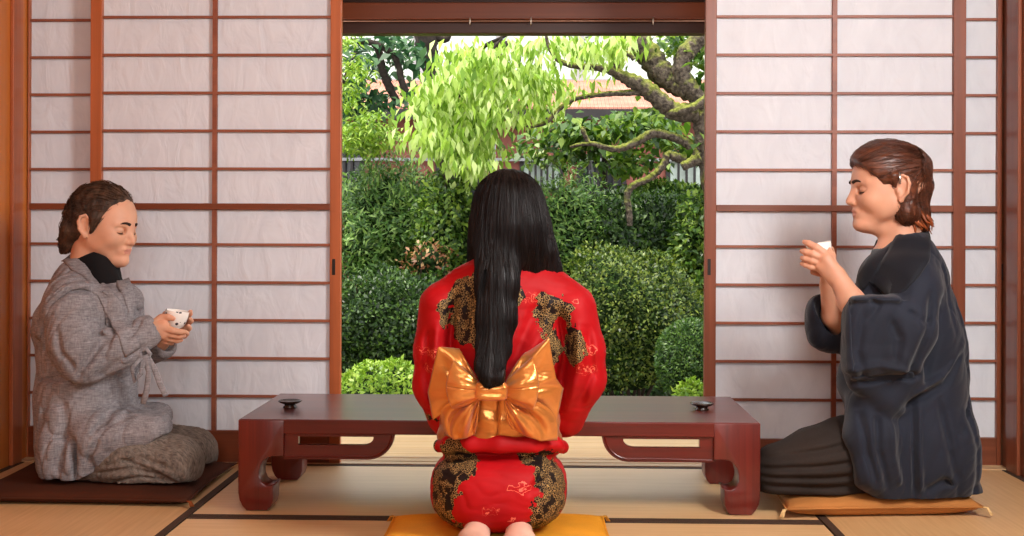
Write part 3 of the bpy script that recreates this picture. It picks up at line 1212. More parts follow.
# pale curling lines on the red
swm = None
for px, py, rad in ((520, 484, .022), (507, 452, .016), (533, 301, .018), (428, 352, .026), (431, 372, .018), (586, 350, .02), (492, 505, .018), (510, 512, .014), (575, 300, .016), (590, 372, .018), (447, 300, .014), (545, 345, .016)):
    p = q1(px, py, -.1)
    vs_ = t.new('ShaderNodeVectorMath', operation='SUBTRACT')
    t.link(wv, vs_.inputs[0]); vs_.inputs[1].default_value = (p.x + .035, p.y + .035, p.z + .035)
    vq = t.new('ShaderNodeVectorMath', operation='MULTIPLY'); t.link(vs_.outputs[0], vq.inputs[0]); vq.inputs[1].default_value = (0.75, 0.15, 1.5)
    vl = t.new('ShaderNodeVectorMath', operation='LENGTH'); t.link(vq.outputs[0], vl.inputs[0])
    g = t.math('MULTIPLY', t.math('GREATER_THAN', t.math('SINE', t.math('MULTIPLY', vl.outputs['Value'], 760.0)), 0.62), t.math('LESS_THAN', vl.outputs['Value'], rad))
    swm = g if swm is None else t.math('MAXIMUM', swm, g)
red = t.ramp(t.noise(v, 7, 3), [(0.3, lin((150, 4, 12))), (0.7, lin((182, 8, 18)))])
red = t.mix(t.math('MULTIPLY', swm, 0.75), red, lin((240, 120, 96)))
col = t.mix(inside, red, patch)
t.fin(col, 0.62, t.bump(t.noise(v, 600, 2), 0.08, 0.002), 0.22)
M['kimono'] = t.m

t = NT('gold_satin')
v = t.coord()
n = t.noise(v, 9, 3)
t.fin(t.ramp(n, [(0.3, lin((204, 126, 54))), (0.7, lin((222, 148, 74)))]), 0.22, t.bump(t.noise(t.coord((1, 1, 2)), 34, 3), 0.22, 0.008), 0.6, Metallic=0.55)
t.b.inputs['Sheen Weight'].default_value = 0.2
M['satin'] = t.m
M['hair_w'] = hair_mat('black_hair', (8, 6, 6), (26, 18, 18), (190, 190, 5), (0, 0, 0), 0.42, 0.25)

# body
B = Sculpt(0.0035)
hc = q1(509, 225, 0.03)
Lw, fr_w, fm_w = head(B, hc, (0.05, 1, -0.12), (0, 0.1, 1), 0.97)
B.cone(q1(508, 235, 0.02), q1(505, 278, 0.0), 0.046, 0.05, 0.02)
B.cone(q1(472, 300), q1(540, 300), 0.05, 0.05, 0.03)
B.chain([q1(505, 290), q1(503, 360), q1(501, 420), q1(500, 480, 0.03)], [0.085, 0.09, 0.085, 0.11], 0.03, ((1, 0, 0), 1.25))
for e, sx in ((-1, 447), (1, 568)):
    el = q1(437 if e < 0 else 577, 392, 0.03)
    B.chain([q1(sx, 302), el, q1(500 + e * 32, 440, 0.27)], [0.04, 0.036, 0.024], 0.02)
    hd = q1(500 + e * 16, 448, 0.33)
    B.cone(q1(500 + e * 32, 440, 0.27), hd, 0.024, 0.026, 0.01, ((0, 0, 1), 0.6))
    for k in range(4):
        a = hd + Vector((e * (0.024 - 0.016 * k), 0.02, 0))
        B.chain([a, a + Vector((-e * 0.012, 0.032, -0.004)), a + Vector((-e * 0.022, 0.055 - 0.006 * abs(k - 1), -0.018))], [0.0085, 0.008, 0.0065], 0.002)
    B.chain([hd + Vector((-e * 0.02, -0.01, 0.005)), hd + Vector((-e * 0.038, 0.012, 0.008)), hd + Vector((-e * 0.04, 0.034, 0.0))], [0.011, 0.009, 0.007], 0.004)
    kn = Vector((hc.x - 0.012 + e * 0.085, 3.375, 0.115))
    B.cone(q1(500 + e * 22, 488, 0.06), kn, 0.075, 0.055, 0.02)
    an = Vector((q1(500 + e * 20, 520).x, 2.97, 0.070))
    B.cone(kn + Vector((0, 0, -0.03)), an + Vector((0, .03, 0)), 0.05, 0.032, 0.015)
    # foot: heel under the seat, sole turned up, toes towards us
    fx = q1(478 if e < 0 else 521, 528).x
    he = Vector((fx, 2.915, 0.060))
    ba = Vector((fx - e * 0.012, 2.805, 0.056))
    B.cone(an, he, 0.032, 0.034, 0.012)
    B.cone(he, ba, 0.031, 0.030, 0.012, ((1, 0, 0), 1.25))
    for k in range(5):
        tx = ba + Vector((e * (-0.03 + 0.0145 * k), -0.014 + 0.004 * k, -0.004))
        B.cone(tx, tx + Vector((0, -0.033 + 0.004 * k, -0.010)), 0.0115 if k == 0 else 0.0085, 0.0095 if k == 0 else 0.007, 0.004)
woman = B.build('person', [M['skin_f'], M['lips']], None, 2, fm_w)
base = Vector((hc.x, 3.1, 0.0))
recenter(woman, base)
tag(woman, 'person with long straight black hair in a red kimono kneeling with back turned', 'person')

brows(Lw, 0.97, woman, M['brow'], 0.8)
# kimono
K = Sculpt(0.0035)
xs = ((1, 0, 0), 1.5)
K.cone(q1(449, 305), q1(565, 308), r1(24), r1(26), 0.03)                                   # shoulders
K.chain([q1(489, 274, 0.0), q1(466, 290)], [r1(17), r1(22)], 0.03)
K.chain([q1(523, 274, 0.0), q1(552, 292)], [r1(17), r1(22)], 0.03)
K.chain([q1(505, 296), q1(504, 345), q1(501, 395), q1(500, 445)], [0.100, 0.105, 0.094, 0.095], 0.035, ((1, 0, 0), 1.38))
K.chain([q1(441, 306, 0.0), q1(437, 350, 0.0), q1(436, 385, 0.02), q1(447, 418, 0.06)], [r1(22), r1(22), r1(22), r1(18)], 0.02, ((0, 1, 0), 1.35))
K.chain([q1(573, 309, 0.0), q1(580, 350, 0.0), q1(580, 378, 0.02), q1(566, 420, 0.06)], [r1(23), r1(24), r1(25), r1(17)], 0.02, ((0, 1, 0), 1.35))
K.chain([q1(447, 415, 0.06), q1(470, 440, 0.24)], [r1(18), r1(14)], 0.02)
K.chain([q1(566, 415, 0.06), q1(532, 440, 0.24)], [r1(18), r1(14)], 0.02)
K.sell(q1(499, 486, 0.005), (r1(68), 0.175, r1(41)), None, 0.02, 'add', 2.6)
K.chain([q1(470, 486, 0.1), Vector((hc.x - 0.10, 3.375, 0.12))], [0.085, 0.066], 0.03)
K.chain([q1(528, 486, 0.1), Vector((hc.x + 0.075, 3.375, 0.12))], [0.085, 0.066], 0.03)
# folded overlap below the sash
K.chain([q1(440, 446, 0.0), q1(450, 445, -0.06), q1(470, 444, -0.098), q1(500, 445, -0.116), q1(532, 445, -0.102), q1(553, 446, -0.06), q1(562, 447, 0.0)], [r1(7), r1(8), r1(8), r1(8), r1(8.5), r1(8.5), r1(7)], 0.018)
K.ell(q1(556, 447, -0.055), (0.018, 0.02, 0.014), None, 0.006)
K.fold([q1(556, 450, -0.075), q1(545, 470, -0.12), q1(530, 490, -0.13)], 0.008, 0.006)
K.fold([q1(560, 452, -0.07), q1(556, 475, -0.11)], 0.007, 0.005)
K.fold([q1(550, 449, -0.08), q1(520, 462, -0.13)], 0.008, 0.005)
K.fold([q1(440, 455, -0.05), q1(470, 457, -0.11), q1(520, 457, -0.12), q1(560, 457, -0.06)], 0.008, 0.006)
# sleeve and back folds
for pl, w, a in (([(453, 300, -.07), (449, 340, -.08), (452, 390, -.06)], 0.012, 0.010), ([(559, 312, -.07), (566, 350, -.08), (562, 395, -.06)], 0.012, 0.010),
                 ([(540, 300, -.09), (522, 340, -.11), (508, 372, -.11)], 0.014, 0.007), ([(552, 296, -.08), (545, 330, -.1), (530, 352, -.11)], 0.012, -0.005),
                 ([(470, 292, -.09), (462, 330, -.09)], 0.013, 0.006), ([(588, 330, -.06), (592, 370, -.05), (580, 405, -.03)], 0.01, 0.006),
                 ([(578, 325, -.07), (578, 372, -.07), (566, 412, -.03)], 0.01, -0.006), ([(428, 330, -.06), (426, 375, -.04), (436, 410, -.02)], 0.01, 0.006),
                 ([(437, 325, -.07), (436, 372, -.06)], 0.009, -0.005)):
    K.fold([q1(*p) for p in pl], w, a)
# nape opening
K.cone(q1(507, 240, 0.0), q1(506, 276, 0.01), 0.055, 0.05, 0.006, None, 'sub')
K.plane((0, 0, 0.056), (0, 0, -1))
kim = K.build('kimono', M['kimono'], None, 2, None, rumple(0.0010, 0.8, 4))
part_of(kim, woman)
# collar band round the nape
c = MB()
pts = [q1(483, 300, 0.13), q1(480, 283, 0.075), q1(487, 268, 0.0), q1(497, 263, -0.04), q1(507, 262, -0.052), q1(517, 264, -0.04), q1(527, 270, 0.0), q1(533, 285, 0.075), q1(528, 300, 0.13)]
c.tube(pts, [0.012] * 9, 10)
o = c.build('collar', M['kimono'], None, True); part_of(o, woman)

# sash (obi)
OB = MB()
oc = q1(500, 412)
zt, zb = q1(500, 382).z, q1(500, 441).z
def obf(u, v):
    a = 2 * math.pi * u
    z = zb + (zt - zb) * v
    w = r1(60) * (1 + 0.05 * abs(v - 0.45)) ; dp = 0.118 + 0.012 * v
    wr = 0.003 * math.sin(z * 120 + 2.2 * math.sin(a * 2)) + 0.003 * math.sin(a * 9 + z * 30)
    return Vector((oc.x + (w + wr) * math.sin(a), oc.y - (dp + wr) * math.cos(a), z))
OB.grid(obf, 96, 16)
o = OB.build('sash', M['satin'], None, True); add_mod(o, 'SOLIDIFY', thickness=0.006, offset=-1); part_of(o, woman)
sash = o

# bow: knot, two gathered loops, two standing ends and two tails, radiating from the knot
kc = q1(491.5, 390, -0.165)
def patch(name, rows, thick=0.0035, pl=5, amp=0.008, ph=0.0, nu=30, nv=44):
    """rows: list of edge curves from the gathered edge outward (each a list of points across); pleats grow from the gather"""
    m = MB()
    R = [[Vector(p) for p in r] for r in rows]
    def bez(P, t):
        P = list(P)
        while len(P) > 1:
            P = [a.lerp(b, t) for a, b in zip(P, P[1:])]
        return P[0]
    def poly(P, t):
        k = min(int(t * (len(P) - 1)), len(P) - 2)
        g = t * (len(P) - 1) - k
        g = g * g * (3 - 2 * g) * 0.35 + g * 0.65
        return P[k].lerp(P[k + 1], g)
    def fn(u, v):
        p = bez([poly(r, v) for r in R], u)
        e = math.sin(math.pi * min(1, u * 1.02)) ** 0.7
        d = amp * e * math.sin(v * pl * math.pi + ph) + 0.4 * amp * e * math.sin(v * pl * 2.3 * math.pi + u * 3 + ph)
        return p + Vector((0, -d, 0))
    m.grid(fn, nu, nv)
    o = m.build(name, M['satin'], None, True)
    add_mod(o, 'SOLIDIFY', thickness=thick, offset=0)
    part_of(o, woman)
    return o
Y0 = -0.125
w_ = lambda px, py, dy: q1(px, py, Y0 + dy)
# standing ends behind
patch('bow_end', [[w_(477, 380, -.01), w_(476, 386, -.012), w_(477, 397, -.01)], [w_(462, 352, -.0), w_(452, 382, -.02), w_(458, 402, -.0)], [w_(459, 349, 0.03), w_(438, 347, 0.0), w_(428, 392, 0.03), w_(433, 420, .035)]], 0.0035, 3, 0.009, 0.4)
patch('bow_end', [[w_(507, 380, -.01), w_(508, 386, -.012), w_(507, 397, -.01)], [w_(522, 352, -.0), w_(534, 382, -.02), w_(528, 402, -.0)], [w_(528, 352, 0.03), w_(549, 338, -0.01), w_(556, 378, 0.0), w_(563, 388, 0.03), w_(556, 425, .04)]], 0.0035, 3, 0.009, 0.4)
# tails
patch('bow_tail', [[w_(478, 393, -.025), w_(479, 396, -.025), w_(480, 399, -.02)], [w_(455, 402, -.035), w_(465, 412, -.05), w_(478, 412, -.025)], [w_(431, 396, .01), w_(444, 420, -.02), w_(470, 420, -.03), w_(477, 425, -.01)], [w_(446, 434, .01), w_(455, 440, -.01), w_(466, 438, -.01), w_(475, 434, .0)]], 0.0035, 4, 0.010, 0.9)
patch('bow_tail', [[w_(506, 393, -.025), w_(505, 396, -.025), w_(504, 399, -.02)], [w_(530, 402, -.035), w_(516, 412, -.05), w_(506, 412, -.025)], [w_(562, 396, .01), w_(545, 420, -.02), w_(520, 422, -.03), w_(508, 424, -.01)], [w_(557, 440, .02), w_(540, 441, -.01), w_(526, 436, -.01), w_(512, 428, .0)]], 0.0035, 4, 0.010, 0.5)
# loops: puffed, open at the outer end
def loop(e, name):
    m = MB()
    if e < 0:
        A = w_(478, 389, -.04); Bc = w_(447, 385, -.025)
        h0, h1, h2 = r1(8), r1(20), r1(23)
    else:
        A = w_(506, 389, -.04); Bc = w_(539, 384, -.03)
        h0, h1, h2 = r1(8), r1(21), r1(25)
    n = 56
    def fn(u, v):
        a = 2 * math.pi * v
        c0 = A.lerp(Bc, u)
        hh = (1 - u) ** 2 * h0 + 2 * u * (1 - u) * h1 + u * u * h2
        dp = 0.010 + 0.026 * math.sin(math.pi * min(1.0, u * 0.72) ** 0.8)
        ca, sa = math.cos(a), math.sin(a)
        pl = 1 + 0.14 * (1 - u) * math.sin(a * 7) + 0.05 * u * math.sin(a * 3 + u * 4)
        tip = 0.012 * u * u * (sa * sa)
        return c0 + Vector((-(1 if e > 0 else -1) * tip * 1.4, -dp * ca * pl, hh * sa * pl))
    m.grid(fn, 26, n)
    o = m.build(name, M['satin'], None, True)
    add_mod(o, 'SOLIDIFY', thickness=0.0035, offset=-1)
    part_of(o, woman)
loop(-1, 'bow_loop'); loop(1, 'bow_loop')
kn = Sculpt(0.0025)
kn.sell(q1(491.5, 390.5, Y0 - 0.045), (r1(15.5), 0.020, r1(9.5)), None, 0.005, 'add', 4)
kn.fold([q1(479, 387, Y0 - 0.065), q1(505, 385, Y0 - 0.065)], 0.004, 0.002)
kn.fold([q1(479, 394, Y0 - 0.065), q1(505, 394, Y0 - 0.065)], 0.004, 0.0015)
o = kn.build('bow_knot', M['satin'], None, 1); part_of(o, woman)

# hair
H = Sculpt(0.0032)
f_, s_, u_ = fr_w
Rh = np.array((tuple(f_), tuple(s_), tuple(u_))).T
H.ell(Lw(-0.012, 0, 0.046), (0.101, 0.086, 0.094), Rh, 0.02)
H.chain([q1(509, 208, -0.005), q1(510, 226, -0.008), q1(511, 240, -0.01)], [r1(34.5), r1(37), r1(37)], 0.02, ((0, 1, 0), 0.95))
H.cone(q1(479, 225, 0.02), q1(476, 268, 0.03), r1(9), r1(7), 0.02)
H.chain([q1(477, 262, 0.02), q1(476, 280, 0.03), q1(480, 300, 0.13)], [r1(8), r1(6), r1(5)], 0.015)
H.cone(Lw(0.01, 0.075, 0.0), Lw(0.0, 0.078, -0.06), 0.026, 0.022, 0.02)
H.cone(Lw(0.01, -0.075, 0.0), Lw(0.0, -0.078, -0.06), 0.026, 0.022, 0.02)
H.chain([q1(531, 228, -0.01), q1(538, 252, -0.012), q1(545, 270, 0.0), q1(552, 285, 0.03), q1(556, 300, 0.10)], [r1(18), r1(18), r1(15), r1(11), r1(8)], 0.016)
H.chain([q1(522, 246, -0.05), q1(530, 266, -0.035), q1(540, 282, 0.0)], [r1(15), r1(12), r1(10)], 0.014)
H.chain([q1(500, 245, -0.06), q1(497, 285, -0.105), q1(496, 320, -0.125), q1(494, 348, -0.140), q1(490, 366, -0.165), q1(488, 377, -0.180)], [r1(27), r1(19.5), r1(17), r1(15), r1(12), r1(7)], 0.012, ((0, 1, 0), 0.5))
H.chain([q1(481, 366, -0.172), q1(489, 379, -0.186), q1(499, 378, -0.188), q1(505, 371, -0.186)], [r1(5), r1(6.5), r1(4.5), r1(1.5)], 0.010, ((0, 1, 0), 0.7))
# red shows between the tail and the side locks
H.cone(q1(520, 296, -0.16), q1(516, 268, -0.14), r1(9), r1(1.0), 0.006, ((0, 1, 0), 3.0), 'sub')
H.cone(q1(482, 292, -0.14), q1(488, 266, -0.1), r1(5), r1(1.0), 0.006, ((0, 1, 0), 3.0), 'sub')
H.ell(Lw(0.085, 0, -0.02), (0.075, 0.07, 0.09), Rh, 0.01, 'sub')
def strands(f, ax):
    X = ax[0][:, None, None]; Z = ax[2][None, None, :]; Yv = ax[1][None, :, None]
    base = q1(505, 222).x
    a = (X - base) / (1.0 + 0.35 * np.clip((0.80 - Z) / 0.25, 0, 1))
    w = np.sin(a * 560 + 3 * np.sin(Z * 9)) * 0.0006 + np.sin(a * 263 + 2 * np.sin(Z * 7 + 1)) * 0.0009
    return f + w * np.clip((0.87 - Z) / 0.06, 0.15, 1)
hair = H.build('hair', M['hair_w'], None, 1, None, strands); part_of(hair, woman)
hx_ = q1(509, 222).x
strands_on(hair, lambda p: Vector(((p.x - hx_) * (0.9 if p.z > 0.86 else 0.15), -0.5 if p.z > 0.9 else -0.05, -1.0)), 2600, 0.15, 0.0011, M['hair_w'], woman, 'hair_strands', 8, lambda p: p.y < 3.16)
# ------------------------------------------------------------------ older man in grey, kneeling in profile, holding a cup
D2 = 3.82
S2 = F / D2
q2 = lambda px, py, dy=0.0: at(px, py, D2 + dy)
r2 = lambda px: px / S2

# slubby grey cotton
t = NT('grey_slub_cotton')
v = t.coord()
slub = t.noise(t.coord((40, 40, 300)), 1.0, 4, 0.65)
slub2 = t.noise(t.coord((260, 260, 30)), 1.0, 3, 0.6)
big = t.noise(v, 5, 3)
f = t.math('MULTIPLY_ADD', slub, 0.5, t.math('MULTIPLY_ADD', slub2, 0.3, t.math('MULTIPLY', big, 0.2)))
t.fin(t.ramp(f, [(0.36, lin((96, 92, 96))), (0.66, lin((164, 158, 160)))]), 0.85, t.bump(slub, 0.25, 0.003, t.bump(big, 0.25, 0.03)), 0.2)
M['grey'] = t.m
t = NT('grey_brown_trouser_cotton')
v = t.coord()
slub = t.noise(t.coord((60, 300, 60)), 1.0, 4, 0.65)
t.fin(t.ramp(slub, [(0.34, lin((84, 74, 68))), (0.68, lin((136, 124, 114)))]), 0.85, t.bump(slub, 0.25, 0.003), 0.2)
M['trousers'] = t.m
M['knit'] = cloth('black_knit', (20, 18, 20), 0.15, 0.9, 500)
M['hair_m'] = hair_mat('dark_brown_wavy_hair', (26, 17, 13), (104, 74, 55), (60, 60, 26), (0.5, 0.3, 0.0), 0.68)

B = Sculpt(0.0028)
hc2 = q2(104.0, 228.5)
yw = math.radians(17)
Lm, fr_m, fm_m = head(B, hc2, (math.cos(yw), -math.sin(yw), -0.13), (0.13, 0, 1), 1.01)
B.cone(q2(92, 240), q2(86, 285), 0.054, 0.062, 0.02)
B.cone(q2(104, 262), q2(112, 262), 0.03, 0.02, 0.02)
B.cone(q2(82, 305, -.14), q2(92, 305, .14), 0.06, 0.06, 0.03)
B.chain([q2(88, 300), q2(86, 380), q2(84, 450)], [0.105, 0.11, 0.115], 0.03, ((0, 1, 0), 1.2))
# near arm and hand
B.chain([q2(82, 305, -.16), q2(84, 368, -.19), q2(140, 333, -.125), q2(149, 331, -.12)], [0.045, 0.04, 0.027, 0.026], 0.015)
B.cone(q2(149, 331, -.118), q2(163, 327, -.112), 0.025, 0.022, 0.010)
B.cone(q2(150, 333, -.118), q2(163, 334, -.110), 0.022, 0.018, 0.010)
B.chain([q2(152, 326, -.115), q2(161, 317.5, -.108), q2(168, 317, -.112), q2(173.5, 318.5, -.112)], [0.0155, 0.0105, 0.0095, 0.0075], 0.004)
B.chain([q2(162, 327, -.122), q2(173, 330.5, -.122), q2(180, 332, -.116), q2(185.5, 332, -.108)], [0.0115, 0.0098, 0.009, 0.0072], 0.003)
B.chain([q2(161, 331, -.116), q2(172, 335, -.112), q2(179, 336.5, -.104), q2(184, 336, -.096)], [0.0115, 0.0098, 0.009, 0.0072], 0.003)
B.chain([q2(160, 335, -.108), q2(170, 339, -.1), q2(177, 340.5, -.09), q2(181, 340, -.082)], [0.011, 0.0095, 0.0085, 0.007], 0.003)
B.chain([q2(158, 337, -.098), q2(166, 342, -.088), q2(172, 343.5, -.078)], [0.010, 0.0085, 0.0068], 0.003)
# far arm and hand
B.chain([q2(92, 305, .16), q2(112, 366, .17), q2(160, 343, .02)], [0.045, 0.04, 0.026], 0.015)
B.cone(q2(160, 343, .02), q2(176, 331, -.022), 0.025, 0.024, 0.010, ((1, 0, 0), 0.8))
for pl, rr in (([(181, 322, -.028), (186.5, 318, -.036), (190, 314, -.05), (190.5, 311.5, -.060)], .0082), ([(182, 327, -.030), (188, 324, -.04), (191, 321, -.055), (190.5, 319, -.066)], .0084), ([(181, 332, -.034), (187, 331, -.044), (189.5, 328, -.060), (188.5, 326, -.072)], .0082), ([(179, 336, -.038), (184.5, 336.5, -.050), (187, 334, -.064), (186, 332, -.074)], .0072), ([(168, 326, -.02), (164, 318, -.028), (165, 313.5, -.04)], .0086)):
    B.chain([q2(*p) for p in pl], [rr * 1.2, rr, rr * .95, rr * .8][:len(pl)], 0.003)
# legs folded under
for e, kx, ky in ((-1, 174, 464), (1, 186, 462)):
    y = -0.13 if e < 0 else 0.13
    B.cone(q2(88, 458, y * .7), q2(kx, ky, y), 0.085, 0.06, 0.02)
    B.cone(q2(kx - 6, ky + 10, y), q2(80, 480, y * .8), 0.045, 0.032, 0.015)
    B.chain([q2(80, 480, y * .8), q2(64, 481, y * .7), q2(48, 484, y * .6)], [0.032, 0.03, 0.018], 0.012)
B.plane((0, 0, 0.047), (0, 0, -1))
man = B.build('person', [M['skin_m'], M['lips']], None, 2, fm_m)
recenter(man, (q2(95, 480).x, D2, 0.0))
tag(man, 'person in a grey cotton jacket kneeling and holding a patterned white cup', 'person')

brows(Lm, 1.01, man, M['brow'], 1.35)

# black high-neck shirt
U = Sculpt(0.003)
U.cone(q2(94, 257), q2(87, 290), 0.064, 0.082, 0.02)
U.cone(q2(98, 268, -.04), q2(108, 294, -.07), 0.045, 0.05, 0.02)
U.cone(q2(104, 268), q2(108, 298), 0.042, 0.055, 0.025, ((0, 1, 0), 1.4))
U.fold([q2(72, 262, -.03), q2(92, 270, -.07), q2(116, 278, -.03)], 0.006, 0.003)
U.fold([q2(76, 272, -.04), q2(95, 279, -.075), q2(117, 285, -.03)], 0.006, 0.002)
U.plane(tuple(q2(94, 254)), (-0.42, 0, 1.0), 0.004)
o = U.build('undershirt', M['knit'], None, 2); part_of(o, man)

# jacket
J = Sculpt(0.0032)
J.cone(q2(70, 296, -.15), q2(90, 296, .14), r2(22), r2(22), 0.04)
J.cone(q2(74, 277, -.05), q2(84, 275, .05), r2(17), r2(17), 0.05)
J.chain([q2(85, 319), q2(90, 345), q2(86, 400), q2(82, 440)], [r2(43), r2(45), r2(44), r2(41)], 0.05, ((0, 1, 0), 1.25))
J.cone(q2(118, 305, -.06), q2(122, 345, -.02), r2(24), r2(22), 0.04, ((0, 1, 0), 1.5))
J.cone(q2(118, 305, .08), q2(122, 345, .08), r2(24), r2(22), 0.04)
# back hem and front skirt over the thighs
J.sell(q2(88, 448), (r2(37), 0.215, r2(34)), None, 0.04, 'add', 3)
J.cone(q2(104, 438, -.135), q2(152, 432, -.14), r2(29), r2(16), 0.03, ((0, 1, 0), 1.1))
J.cone(q2(112, 430, -.06), q2(158, 426, -.06), r2(26), r2(13), 0.03, ((0, 1, 0), 1.8))
J.cone(q2(112, 425, .1), q2(158, 416, .1), r2(24), r2(14), 0.03, ((0, 1, 0), 1.5))
# near sleeve
J.chain([q2(72, 310, -.16), q2(76, 345, -.195), q2(84, 366, -.20)], [r2(27), r2(24), r2(19)], 0.03)
J.chain([q2(84, 364, -.20), q2(116, 349, -.165), q2(146, 332, -.125)], [r2(21), r2(20), r2(16)], 0.018)
J.cone(q2(52, 322, -.12), q2(46, 330, -.08), r2(18), r2(13), 0.03)
# far sleeve
J.chain([q2(100, 310, .16), q2(122, 358, .17), q2(163, 346, .03)], [r2(24), r2(18), r2(13.5)], 0.02)
# hollow cuffs
J.cone(q2(146, 332, -.123), q2(160, 326, -.108), 0.030, 0.040, 0.004, None, 'sub')
J.cone(q2(160, 345, .03), q2(176, 338, -.01), 0.028, 0.034, 0.004, None, 'sub')
# open neck
J.cone(q2(92, 240), q2(89, 272), 0.075, 0.058, 0.008, None, 'sub')
J.cone(q2(108, 258, -.02), q2(117, 291, -.03), 0.062, 0.014, 0.006, ((0, 1, 0), 2.2), 'sub')
J.cone(q2(102, 258, -.14), q2(117, 290, -.15), 0.052, 0.010, 0.006, ((0, 1, 0), 3.0), 'sub')
# shoulder drop: the yoke stands over the sleeve seam
J.fold([q2(44, 328, -.17), q2(52, 305, -.2), q2(70, 291, -.21), q2(92, 290, -.2), q2(107, 300, -.18), q2(112, 325, -.17)], 0.0065, 0.008)
J.fold([q2(42, 322, -.17), q2(50, 299, -.19), q2(70, 285, -.19), q2(94, 284, -.18), q2(110, 296, -.16), q2(116, 322, -.15)], 0.007, -0.006)
for pl, w, a in (([(82, 376, -.22), (95, 350, -.24), (112, 332, -.2)], .010, .009), ([(88, 372, -.25), (110, 352, -.22), (128, 330, -.17)], .010, -.006), ([(100, 376, -.2), (120, 360, -.2), (142, 346, -.17)], .009, .006),
                 ([(118, 330, -.18), (110, 345, -.22), (104, 362, -.23)], .008, .006), ([(96, 335, -.22), (104, 342, -.23), (110, 338, -.21)], .009, .006), ([(60, 330, -.24), (64, 350, -.24), (78, 368, -.24)], .010, .006),
                 ([(128, 340, -.19), (136, 330, -.17), (142, 322, -.15)], .007, .006), ([(96, 318, -.23), (102, 330, -.22), (110, 336, -.2)], .008, -.005),
                 ([(42, 380, -.1), (60, 378, -.19), (78, 384, -.22)], .012, .008), ([(45, 410, -.12), (66, 398, -.21), (84, 388, -.23), (110, 384, -.17)], .012, .007), ([(44, 430, -.12), (70, 440, -.22), (74, 462, -.21)], .011, .005),
                 ([(130, 350, -.12), (124, 380, -.15), (112, 410, -.18), (92, 436, -.2)], .010, .008), ([(138, 360, -.1), (134, 390, -.13), (126, 415, -.15)], .009, .007), ([(145, 385, -.09), (132, 392, -.13), (118, 402, -.16)], .008, -.005),
                 ([(160, 404, -.1), (140, 408, -.15), (120, 420, -.18)], .008, .007), ([(110, 420, -.18), (100, 440, -.2), (88, 462, -.2)], .010, .006), ([(74, 440, -.22), (73.5, 480, -.21)], .005, .012),
                 ([(155, 420, -.14), (120, 436, -.18), (96, 455, -.2)], .009, -.005), ([(60, 400, -.2), (62, 440, -.21), (58, 475, -.2)], .014, .005),
                 ([(132, 300, -.1), (138, 330, -.1), (136, 350, -.1)], .008, .006), ([(124, 295, -.1), (128, 320, -.12), (128, 345, -.13)], .008, -.006)):
    J.fold([q2(*p) for p in pl], w, a)
J.plane((0, 0, 0.054), (0, 0, -1))
# front flap edge runs up over the thigh from the near hem
J.plane(tuple(q2(130, 452.5)), (0.50, 0.0, -0.95), 0.004)
jk = J.build('jacket', M['grey'], None, 1, None, rumple(0.0028, 0.7, 2)); part_of(jk, man)
# lapels, seams and ties laid on the jacket
jt = bvh_of(jk)
o = ribbon_on(jt, [(68, 256), (76, 264), (86, 275), (97, 287), (108, 300), (117, 314), (126, 335), (132, 352)], D2, 0.052, 0.0055, 0.001).build('lapel', M['grey'], None, True); part_of(o, man)
o = ribbon_on(jt, [(122, 280), (127, 292), (131, 304), (132, 318), (131, 335)], D2, 0.045, 0.0055, 0.001).build('lapel', M['grey'], None, True); part_of(o, man)
o = ribbon_on(jt, [(38, 338), (44, 318), (54, 298), (70, 286), (86, 285), (99, 293), (107, 308), (110, 326)], D2, 0.020, 0.0045, 0.001).build('shoulder_seam', M['grey'], None, True); part_of(o, man)
m = MB()
def strip(pts, w, th, nrm):
    m.tube([q2(*p) for p in pts], w, 10, True, (Vector(nrm).normalized(), th))
strip([(140, 352, -.16), (146, 348, -.16), (150, 354, -.155), (146, 360, -.16), (140, 356, -.165), (139, 350, -.165)], 0.008, 0.7, (0, 1, 0))
strip([(145, 355, -.165), (149, 372, -.165), (147, 390, -.165), (143, 404, -.168)], 0.0085, 0.35, (0.3, -1, 0))
strip([(147, 356, -.16), (155, 370, -.155), (160, 384, -.15), (166, 396, -.15)], 0.0085, 0.35, (0.5, -1, 0))
strip([(142, 357, -.165), (132, 368, -.175), (135, 382, -.178), (141, 374, -.172), (144, 358, -.165)], 0.007, 0.4, (0, -1, 0))
o = m.build('tie_cord', M['grey'], None, True); part_of(o, man)

# trousers
T = Sculpt(0.0032)
T.chain([q2(92, 455, -.09), q2(130, 458, -.12), q2(176, 463, -.125)], [r2(30), r2(30), r2(27)], 0.03)
T.chain([q2(174, 470, -.125), q2(120, 480, -.115), q2(62, 484, -.09)], [r2(17), r2(14), r2(11)], 0.02)
T.chain([q2(92, 450, .10), q2(140, 448, .14), q2(193, 452, .16)], [r2(28), r2(28), r2(26)], 0.03)
T.chain([q2(188, 464, .16), q2(120, 474, .13), q2(60, 478, .09)], [r2(16), r2(15), r2(12)], 0.02)
T.cone(q2(90, 455, -.06), q2(90, 455, .06), r2(28), r2(28), 0.03)
T.chain([q2(52, 485, -.09), q2(40, 486, -.07)], [r2(9), r2(5)], 0.01)
for pl, w, a in (([(96, 474, -.2), (130, 468, -.21), (165, 478, -.2)], .007, .007), ([(104, 466, -.2), (140, 458, -.21), (170, 468, -.2)], .008, .005), ([(110, 482, -.18), (140, 476, -.19), (172, 480, -.18)], .006, .006),
                 ([(120, 458, -.2), (150, 470, -.21), (180, 484, -.18)], .007, .005), ([(186, 447, -.15), (192, 462, -.16), (186, 480, -.16)], .010, -.003), ([(146, 446, -.19), (170, 444, -.18), (190, 452, -.16)], .009, .003)):
    T.fold([q2(*p) for p in pl], w, a)
T.plane((0, 0, 0.046), (0, 0, -1))
tr_ = T.build('trousers', M['trousers'], None, 1, None, rumple(0.002, 0.7, 3)); part_of(tr_, man)

